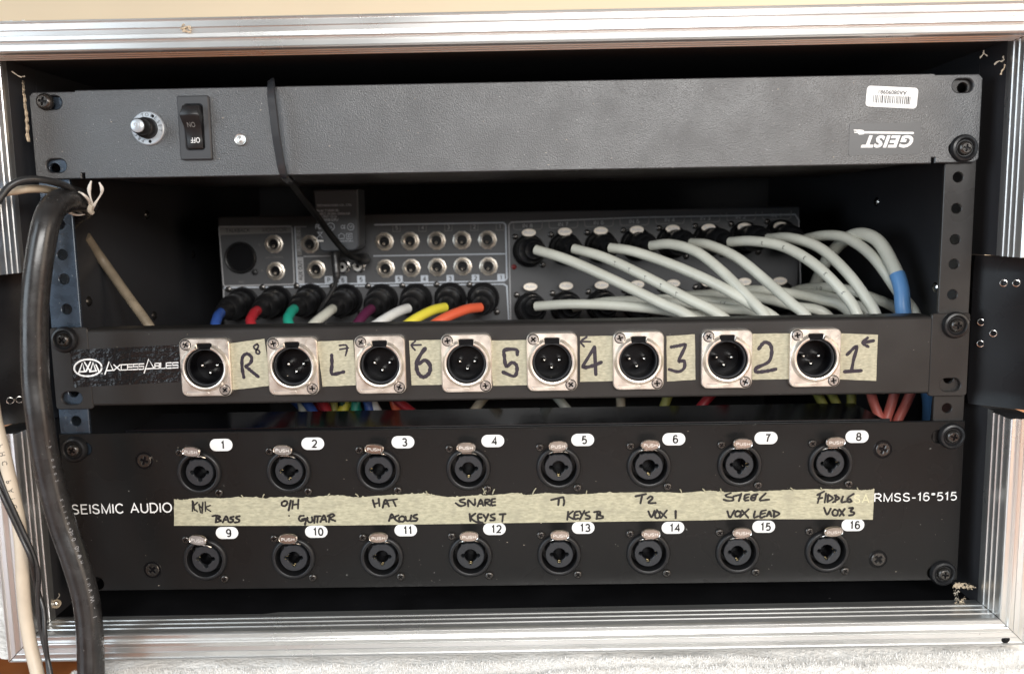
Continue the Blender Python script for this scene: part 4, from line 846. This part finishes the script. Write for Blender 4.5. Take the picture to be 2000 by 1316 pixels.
# ================================================================ CABLES
def plug_mb_fn(length, r=9.2):
    def f():
        mb = MB('plastic'); L = length
        mb.lathe((0,0,0), (0,-1,0), [(r*.95,0),(r,1),(r,L*.30),(r*.93,L*.31),(r*.93,L*.36),(r,L*.37),(r*.98,L*.55),(r*.82,L*.70),(r*.70,L*.72),(r*.66,L*.86),(r*.52,L*.97),(r*.40,L)], 28, 'plastic'); return mb
    return f
def place_text(mb, P, txt, r, i0, step, h, phi, mat, flip=False):
    """write single characters along a sampled path, standing just proud of the jacket"""
    acc = 0; idx = i0; 
    for ch in txt:
        if idx+1 >= len(P): break
        p, T = P[idx], (P[idx+1]-P[idx-1]).normalized(); Nn = Vector((0,-1,0)); Nn = (Nn-T*Nn.dot(T)).normalized(); B = T.cross(Nn).normalized()
        d = Nn*math.cos(phi)+B*math.sin(phi); side = T.cross(d).normalized()
        if ch != ' ':
            vs, fs, bb = glyphs(ch, 0, 0, 1); k = h/.73; cx_, cy_ = (bb[0]+bb[1])/2, .36
            c = p+d*(r+.12); sg = -1 if flip else 1
            out = [c+T*((a-cx_)*k*sg)+side*((b-cy_)*k*(-sg))+d*(-(((b-cy_)*k)**2)/(2*r)*1.0) for a, b in vs]
            mb.add(out, fs, mat)
        idx += step
def sampled(pts, gap=1.0):
    P = catmull(pts, 24); out = [P[0]]; 
    for p in P:
        if (p-out[-1]).length >= gap: out.append(p)
    return out
def cable(label, group, pts, r, mat, socket=None, plug=34, name='audio_cable', bands=(), writing=None):
    base = pts[0] if socket is None else (socket[0], YM, socket[1])
    t = thing(name, base, label, 'cable', group)
    P = sampled(pts, 1.2); mb = MB(mat); mb.tube(P, r, 14, mat); j = mb.build('jacket', t)
    if socket is not None:
        a = Vector((socket[0], YM-2.6, socket[1])); b = Vector(pts[0]); d = b-a; L = d.length+1.5; mbp = MB('plastic'); rr_ = 9.0
        mbp.lathe(a, d, [(rr_*.95,0),(rr_,1),(rr_,L*.28),(rr_*.93,L*.30),(rr_*.93,L*.34),(rr_,L*.36),(rr_*.98,L*.55),(rr_*.80,L*.70),(rr_*.68,L*.72),(rr_*.64,L*.86),(rr_*.5,L*.97),(r*1.02,L)], 28, 'plastic'); mbp.build('plug', t)
    for (k0, k1, m_, rr2) in bands:
        i0, i1 = int(len(P)*k0), int(len(P)*k1); mb = MB(m_); mb.tube(P[i0:i1], r+rr2, 14, m_); mb.build('colour_sleeve', t)
    if writing:
        mb = MB('printg')
        for (txt, k0, step, h, phi, fl) in writing: place_text(mb, P, txt, r, int(len(P)*k0), step, h, phi, 'printd', fl)
        mb.build('jacket_print', j)
    return t
# eight coloured output cables
cn = [('blue','blue'),('red','red'),('green','teal'),('grey','greycab'),('dark purple','purple'),('white','white'),('yellow','yellow'),('orange','orange')]
cp = [ [(424,622,117),(428,648,108),(500,720,98),(592,795,88),(625,840,80)], [(494,615,118),(493,640,108),(545,720,98),(624,790,88),(645,840,80)],
       [(567,612,118),(566,636,108),(620,720,98),(693,790,88),(690,840,80)], [(638,612,118),(605,642,106),(580,700,95),(600,840,78)],
       [(712,614,118),(690,644,106),(640,720,95),(640,840,70)], [(775,610,117),(738,632,104),(690,670,95),(715,760,85),(760,850,75)],
       [(840,608,116),(795,634,102),(750,680,92),(690,760,85),(650,850,75)], [(905,606,116),(850,632,102),(780,690,92),(770,780,88),(800,840,80)]]
for k, ((nm, mt_), pts, (u, v)) in enumerate(zip(cn, cp, OUTS)):
    x, s = at(u, v, 128); cable(nm+' output cable plugged into the lower left row of the mixer, black plug', 'coloured output cables', [(x, 128, s)]+[at3(*q) for q in pts], 3.3, mt_, (x, s-2), name='audio_cable')
# eight upper input cables
up = [ ('lowest of the upper row, running straight down from the IN 8 socket', [(1047,488,128),(1110,508,112),(1200,548,95),(1290,592,80),(1352,622,68),(1450,700,60),(1500,735,95)], [], None),
 ('long straight grey cable marked 7, plugged under IN 7', [(1121,486,128),(1180,503,112),(1260,540,95),(1340,582,80),(1412,620,68),(1500,700,60),(1540,735,95)], [], ('7', .22, 1)),
 ('grey cable from the IN 6 socket crossing the bundle', [(1192,484,128),(1240,492,116),(1320,520,100),(1400,556,84),(1470,596,72),(1520,628,64),(1580,700,60),(1600,735,95)], [], None),
 ('grey cable bending from the IN 5 socket over the straighter ones', [(1272,480,128),(1310,477,116),(1360,492,102),(1410,530,88),(1460,580,74),(1498,622,64),(1560,720,58),(1580,735,95)], [], None),
 ('grey cable bending from the IN 4 socket towards the panel middle', [(1350,475,128),(1385,479,116),(1440,504,100),(1500,552,84),(1545,592,70),(1578,624,62),(1620,720,56),(1640,735,95)], [], None),
 ('arched grey cable marked 3 from the IN 3 socket', [(1425,473,128),(1470,471,114),(1530,482,98),(1590,516,82),(1645,570,68),(1676,620,60),(1700,720,56),(1690,735,95)], [], ('3', .2, 1)),
 ('arched grey cable ending in a faded red sleeve', [(1500,466,130),(1545,465,112),(1600,484,94),(1650,528,78),(1690,580,66),(1712,622,60),(1720,700,58),(1735,735,85)], [(.62,.86,'palered',.35)], None),
 ('rearmost grey arch beside the right case wall', [(1562,470,130),(1610,460,112),(1655,466,96),(1705,502,80),(1755,570,66),(1790,622,56),(1790,700,56),(1790,735,85)], [], None)]
for i, (lb, pts, bands, wr_) in enumerate(up):
    wl = None
    if wr_: wl = [(wr_[0], .16+.075*q, 1, 2.4, -.2, True) for q in range(5)]
    cable(lb, 'pale grey input cables', [at3(*q) for q in pts], 3.35, 'greycab', SOCK[(0, i)], bands=bands, writing=wl)
# loop with the blue sleeve
cable('thick pale grey loop with a blue heat-shrink sleeve at the far right', 'pale grey input cables', [at3(*q) for q in ((1560,640,165),(1590,562,150),(1615,508,128),(1648,470,106),(1682,457,92),(1716,472,80),(1744,518,68),(1760,562,60),(1766,618,56),(1792,700,58),(1816,780,62),(1812,870,64))], 4.0, 'greycab', None, bands=((.585,.995,'skyblue',.5),))
# lower input cables
lo = [ ('pale cable leaving the lower leftmost input socket and sweeping right', [(1047,598,128),(1120,594,112),(1220,598,100),(1320,610,90),(1440,640,80),(1500,735,105)], None),
 ('lower grey cable second from the left, half hidden', [(1118,600,130),(1200,588,122),(1300,590,112),(1400,602,100),(1500,622,90),(1580,735,105)], None),
 ('lower grey cable marked 13 in the middle of the bundle', [(1190,596,132),(1290,584,122),(1386,588,110),(1440,596,100),(1500,615,90),(1600,700,84),(1620,735,105)], ('13', .33)),
 ('lower grey cable passing under the crossing cables', [(1262,594,134),(1360,576,126),(1470,580,114),(1550,598,100),(1620,620,90),(1680,735,105)], None),
 ('lower grey cable with a gentle bow in mid bundle', [(1330,590,136),(1400,572,130),(1470,566,120),(1545,573,108),(1600,585,96),(1655,606,86),(1720,700,80),(1740,735,105)], None),
 ('lower grey cable just behind the bowed one', [(1398,590,138),(1460,574,132),(1530,575,120),(1600,590,106),(1660,610,94),(1740,720,84),(1760,735,105)], None),
 ('lower grey cable disappearing towards the red sleeve', [(1466,586,140),(1520,574,134),(1590,574,120),(1650,590,106),(1700,615,94),(1760,720,86),(1770,735,105)], None),
 ('lower right grey cable marked 10 reaching the case wall', [(1528,580,142),(1560,566,132),(1600,561,120),(1650,565,108),(1700,580,96),(1750,602,86),(1790,640,80),(1800,735,105)], ('10', .22))]
for i, (lb, pts, wr_) in enumerate(lo):
    wl = [(wr_[0], wr_[1]+.1*q, 2, 2.3, -.1, True) for q in range(2)] if wr_ else None
    cable(lb, 'pale grey input cables', [at3(*q) for q in pts], 3.2, 'greycab', SOCK[(1, i)], writing=wl)
# coloured leads seen in the gap under the patch panel
gap = [('dark blue lead left of the green ones in the narrow gap', 'blue', [(585,740,80),(592,775,80),(612,805,74),(640,860,72)]), ('dark red lead beside the leftmost blue one in the narrow gap', 'red', [(610,740,80),(622,775,80),(640,805,74),(640,860,72)]),
 ('olive lead in the narrow gap', 'olive', [(640,740,84),(650,780,82),(658,860,76)]), ('dark green lead in the narrow gap', 'darkgreen', [(665,740,84),(672,780,82),(668,860,76)]), ('bright green lead in the narrow gap', 'teal', [(705,740,82),(696,780,80),(688,860,74)]),
 ('short blue lead right of the bright green one in the narrow gap', 'blue', [(705,740,80),(717,780,80),(735,860,74)]), ('red lead slanting right under the third connector', 'red', [(745,740,80),(775,780,80),(810,810,76),(850,860,74)]),
 ('cream lead slanting left in the narrow gap', 'beige', [(975,740,88),(935,790,84),(880,860,80)]), ('cream lead slanting right in the narrow gap', 'greycab', [(1060,740,88),(1100,790,84),(1160,860,80)]), ('grey brown lead right of the middle of the gap', 'beige', [(1210,740,96),(1213,800,94),(1215,860,90)]),
 ('yellow lead under the sixth connector', 'olive', [(1320,740,88),(1298,790,84),(1270,860,80)]), ('red lead slanting left under the seventh connector', 'red', [(1420,740,88),(1372,790,84),(1320,860,80)]),
 ('first of three olive leads slanting down at the right', 'olive', [(1580,740,84),(1605,785,82),(1640,860,80)]), ('second of three olive leads slanting down at the right', 'olive', [(1605,740,84),(1632,785,82),(1660,860,80)]), ('rightmost upright olive lead', 'olive', [(1662,740,84),(1663,790,82),(1664,860,80)]),
 ('faded red lead, left of its trio beside the right rail', 'palered', [(1695,740,58),(1706,785,58),(1722,830,56),(1735,900,60)]), ('faded red lead, middle of its trio beside the right rail', 'palered', [(1755,740,58),(1742,785,58),(1728,830,56),(1715,900,60)]), ('faded red lead, right of its trio beside the right rail', 'palered', [(1790,740,58),(1771,785,58),(1750,830,56),(1735,900,60)])]
for lb, mt_, pts in gap:
    mb = MB(mt_); mb.tube(catmull([at3(*q) for q in pts], 8), 2.9, 12, mt_); o = mb.build('coloured_lead'); tag(o, lb, 'cable', 'coloured leads dropping behind the patch panel')
# inner beige cable at the left
mb = MB('beige'); mb.tube(catmull([at3(*q) for q in ((168,462,64),(190,494,74),(210,522,76),(245,572,70),(290,634,62),(330,700,60),(350,735,62))], 10), 2.9, 12, 'dirtybeige'); o = mb.build('beige_cable'); tag(o, 'dusty beige cable hanging inside the dark left part of the case', 'cable')
# thick black mains cable
t = thing('power_cable', at3(178,1330,-48), 'thick glossy black power cable drooping down over the left side of the rack', 'cable')
PC = sampled([at3(*q) for q in ((96,700,46),(98,600,46),(106,500,46),(124,440,42),(150,412,34),(168,405,22),(166,397,10),(146,389,-3),(112,398,-20),(92,430,-30),(78,500,-35),(69,580,-37),(67,650,-38),(69,740,-39),(77,810,-40),(87,880,-40),(104,960,-40),(124,1030,-40),(147,1095,-41),(166,1160,-42),(175,1230,-44),(178,1330,-48),(178,1450,-60))], 1.0)
mb = MB('rubber'); mb.tube(PC, 6.35, 28, 'rubber'); jk = mb.build('jacket', t)
mb = MB('printg')
def near_idx(u, v, y): 
    q = Vector(at3(u, v, y)); return min(range(len(PC)), key=lambda i: (PC[i]-q).length)
place_text(mb, PC, '-F 0002  E115040  AWM  (UL) ', 6.35, near_idx(84,860,-40), 2, 1.5, .95, 'printg', False)
place_text(mb, PC, '300V   VW-1', 6.35, near_idx(128,1040,-40), 3, 2.2, .95, 'printg', False)
mb.build('jacket_print', jk)
# small black cable at the upper left
mb = MB('thin'); mb.tube(catmull([at3(*q) for q in ((-60,470,-52),(-22,418,-48),(0,387,-44),(17,366,-41),(41,353,-38),(68,350,-34),(97,354,-28),(122,361,-20),(145,371,-8),(170,384,20))], 8), 1.75, 12, 'thin'); o = mb.build('thin_black_cable'); tag(o, 'thin black cable arching over the thick one at the upper left', 'cable')
t = thing('beige_mains_cable', at3(-30,380,-30), 'pinkish beige printed cable tucked behind the thin black arch', 'cable')
PB = sampled([at3(*q) for q in ((-60,395,-40),(-10,380,-34),(30,373,-32),(60,369,-28),(95,371,-16),(125,380,2),(150,395,30))], .8); mb = MB('beige'); mb.tube(PB, 1.95, 12, 'beige'); j2 = mb.build('jacket', t)
mb = MB('printd'); place_text(mb, PB, 'PATCH', 1.95, int(len(PB)*.52), 3, 2.0, 0, 'printd', False); mb.build('jacket_print', j2)
# white cable and twisted thin pair at the lower left
t = thing('white_cable', at3(75,1316,-52), 'off-white printed cable hanging over the lower left rail', 'cable')
PW = sampled([at3(*q) for q in ((-55,393,-48),(-92,440,-46),(-98,540,-42),(-62,660,-38),(-22,760,-38),(-8,825,-40),(6,880,-42),(22,950,-43),(35,1010,-43),(42,1070,-44),(45,1140,-45),(50,1200,-46),(60,1260,-48),(75,1325,-52),(90,1420,-60))], .8); mb = MB('beige'); mb.mats = ['whitecab'] if 'whitecab' in MT else ['beige']
mb.tube(PW, 3.15, 16); j3 = mb.build('jacket', t)
near_w = lambda u, v, y: min(range(len(PW)), key=lambda i: (PW[i]-Vector(at3(u, v, y))).length)
mb = MB('printd'); place_text(mb, PW, 'FHC PATCH C', 3.15, near_w(3,870,-42), 3, 2.4, .35, 'printd', False); mb.build('jacket_print', j3)
for k, (lb, pts) in enumerate((('outer strand of the twisted thin black pair at the lower left', ((-60,470,-52),(-100,540,-52),(-100,660,-48),(-66,770,-44),(-40,830,-42),(-6,915,-45),(18,975,-46),(42,1030,-46),(62,1075,-46),(75,1120,-46),(74,1180,-46),(82,1240,-47),(94,1290,-50),(104,1340,-54))), ('inner strand of the twisted thin black pair at the lower left', ((-58,468,-54),(-108,550,-54),(-106,670,-50),(-70,790,-46),(-40,860,-43),(-8,940,-46),(12,985,-47),(40,1045,-47),(60,1090,-48),(70,1140,-44),(85,1190,-46),(88,1240,-49),(93,1290,-50),(98,1340,-54))))):
    mb = MB('thin'); mb.tube(catmull([at3(*q) for q in pts], 10), 1.15, 10, 'thin'); o = mb.build('thin_black_cable'); tag(o, lb, 'cable')
# white twist tie on the thick cable
mb = MB('clearw'); 
for pts, r in ((((118,405,-12),(130,412,-6),(150,420,4),(172,416,8),(176,408,2),(174,392,-8),(163,380,-14),(154,375,-12)), .75), (((180,412,2),(178,392,-4),(174,372,-6),(178,354,-8)), .9), (((176,414,2),(184,400,-2),(197,380,-4),(199,368,-6),(194,357,-8)), .85)):
    mb.tube(catmull([at3(*q) for q in pts], 6), r, 8, 'clearw', rf=lambda t: .8+.3*math.sin(t*11))
mb.tube(catmull([at3(178,402,-4), at3(175,410,-5), at3(180,416,-3)], 5), 1.3, 8, 'fluff'); o = mb.build('wire_tie'); tag(o, 'white paper wire tie with twisted ends on the thick black cable', 'wire tie')
# power adapter
ad = thing('power_adapter', at3(655,490,150), 'black plug-in power adapter with printed ratings hanging in front of the mixer', 'power adapter')
ya = 142; a0 = at(612,392,ya); a1 = at(700,489,ya)
mb = MB('bezel'); mb.mats = ['adapt']; mb.plate([(a0[0],a0[1]-7),(a1[0]+1.2,a0[1]-7.3)]+[(a1[0]+.4,a1[1]-3),(a1[0]-1.5,a1[1]-.6),(a1[0]-4,a1[1]),(a0[0]+6,a1[1]+.6),(a0[0]+3.2,a1[1]-.5),(a0[0]+2.4,a1[1]-3)], [], ya, ya+26, 'adapt', c=.9); bd = mb.build('housing', ad)
mb = MB('printg'); za = lambda a, b: at(400+a/5.06, 380+b/5.06, ya-.2)
for t_, a, b, wmm in (('TECHNOLOGIES CO., LTD.', 1280, 108, 24), ('Model: T120200-2B1', 1215, 158, 15), ('INPUT: 100-240V~ 50/60Hz 0.8A', 1285, 190, 21), ('OUTPUT: 12V 2A', 1220, 220, 12), ('POWER SUPPLY', 1245, 250, 11)): c = za(a, b); mb.text(t_, c[0], c[1], wmm, 1.7, ya-.15, 'printb', bold=.018)
c = za(1120,318); mb.text('FC', c[0], c[1], 3.6, 3.0, ya-.15, 'printb', bold=.01); c = za(1245,320); mb.text('UL', c[0], c[1], 2.4, 2.0, ya-.15, 'printb')
def ring_st(a, b, r, w_): c = za(a, b); mb.stroke([(c[0]+r*math.cos(k*PI/8), c[1]+r*math.sin(k*PI/8)) for k in range(17)], w_, ya-.2, 'printb')
ring_st(1245,318,2.5,.45); ring_st(1442,320,2.2,.35); c = za(1442,320); mb.text('VI', c[0], c[1], 2, 1.8, ya-.15, 'printb'); c = za(1367,320); mb.text('CE', c[0], c[1], 3.2, 2.4, ya-.15, 'printb', bold=.01)
for loop_ in ([(1400,385),(1455,385),(1455,438),(1400,438),(1400,385)], [(1418,400),(1440,400),(1440,422),(1418,422),(1418,400)], [(1318,405),(1350,382),(1385,405),(1378,405),(1378,435),(1325,435),(1325,405)], [(1110,370),(1165,430)], [(1165,370),(1110,430)], [(1120,375),(1160,375)]): mb.stroke([za(*p) for p in loop_], .35, ya-.15-.01*len(loop_), 'printb', False)
p = [za(1105,448), za(1172,450), za(1172,466), za(1105,464)]; mb.add([(q[0], ya-.15, q[1]) for q in p], [(0,1,2,3)], 'printw'); c = za(1400,460); mb.text('MADE IN CHINA', c[0], c[1], 9, 1.3, ya-.15, 'printb')
mb.build('rating_print', bd)
mb = MB('thin'); mb.tube(catmull([at3(*q) for q in ((654,484,150),(655,500,148),(657,530,146),(658,545,146))], 5), 2.9, 12, 'thin', rf=lambda t: 1.15-.3*t+.06*math.sin(t*60)); mb.build('strain_relief', ad)
mb = MB('thin'); mb.tube(catmull([at3(*q) for q in ((657,535,146),(655,555,142),(640,582,136),(626,604,130),(618,632,120),(612,700,110),(610,860,100))], 8), 1.5, 10, 'thin'); mb.build('cord', ad)

# ================================================================ TOWEL
tw = thing('towel', (0,-60,SG), 'soft pale grey plush towel spread under the front of the case', 'towel')
def front_edge(x):  # how far towards the viewer the towel reaches (negative y)
    t = (x+225)/60
    if t <= 0: return -36
    e = -34.2-1.2*math.sin(x*.16)
    if x > -196: e -= (x+196)*.5
    if x > -178: e -= (x+178)*.9
    return max(e, -150)
mb = MB('towel'); nx, ny = 560, 46; vs = []
def tw_h(x, y):
    base = 1.6+4.2*min(1, max(0, (x+150)/350)); n1 = noise.noise(Vector((x*.012, y*.05, 3.1)))*2.0; n2 = noise.noise(Vector((x*.06, y*.09, 7.7)))*1.3
    fold = 2.4*math.exp(-((y+52-9*math.sin(x*.011+1.0)-(x-80)*.03)/4.2)**2)-1.6*math.exp(-((y+45-9*math.sin(x*.011+1.0)-(x-80)*.03)/2.4)**2)
    return max(.6, base+n1+n2+fold*min(1, max(0, (x+100)/150)))
for j in range(ny+1):
    for i in range(nx+1):
        x = -229+i*(560/nx); f = front_edge(x); q = j/ny; y = -8+(f+8)*q
        h = tw_h(x, y)
        if y > -29.5: h = min(h, 292.2-0 and (SG-(292.9 if x < 0 else 292.9-5.2*min(1, x/263))))
        e = min(q and (1-q)*abs(f+8), 99); rnd = min(1, (1-q)*abs(f+8)/2.5); xe = min(1, (x+229)/2.5)
        h = h*math.sqrt(max(0.02, rnd))*math.sqrt(max(.02, xe))
        fz = noise.noise(Vector((x*.55, y*.55, 0)))*.5+noise.noise(Vector((x*1.3, y*1.3, 5)))*.35
        vs.append((x+noise.noise(Vector((x*.3, y*.3, 9)))*.4, y+(fz*.6 if q > .9 else 0), SG-.05-max(.15, h+fz*(.8 if y < -29.5 else 0))))
mb.add(vs, [(j*(nx+1)+i, j*(nx+1)+i+1, (j+1)*(nx+1)+i+1, (j+1)*(nx+1)+i) for j in range(ny) for i in range(nx)], 'towel', True); mb.build('cloth', tw)
mb = MB('towel'); vs = []; nx2, ny2 = 40, 120
for j in range(ny2+1):
    for i in range(nx2+1):
        x = -266.5-110*i/nx2; y = -24+300*j/ny2; h = 52*math.sin(PI*min(1, .12+i/nx2*.88))*min(1, .35+j/ny2*3)+noise.noise(Vector((x*.05, y*.05, 2)))*6+noise.noise(Vector((x*.5, y*.5, 2)))*1.2
        vs.append((x, y, SG-.1-max(0, h)))
mb.add(vs, [(j*(nx2+1)+i, j*(nx2+1)+i+1, (j+1)*(nx2+1)+i+1, (j+1)*(nx2+1)+i) for j in range(ny2) for i in range(nx2)], 'towel', True); mb.build('fold', tw)
mb = MB('pile'); rr = random.Random(77)
V_ = []; F_ = []
for k in range(42000):
    x = rr.uniform(-229, 300); f = front_edge(x); y = rr.uniform(max(f, -72), -29.6)
    h = tw_h(x, y)*math.sqrt(max(.05, min(1, (y-f)/2.5))); p = Vector((x, y, SG-h+.3)); a = rr.uniform(0, 2*PI); L_ = rr.uniform(.8, 2.1)
    dirv = Vector((math.cos(a)*.55+.25*noise.noise(Vector((x*.08,y*.08,1)))*2, math.sin(a)*.5-.25, -1)).normalized()*L_; sd = Vector((math.cos(a+1.57), math.sin(a+1.57), 0))*.24
    b = len(V_); V_ += [p-sd, p+sd, p+dirv]; F_.append((b, b+1, b+2))
mb.add(V_, F_, 'pile'); o = mb.build('pile', tw); o['kind'] = 'stuff'
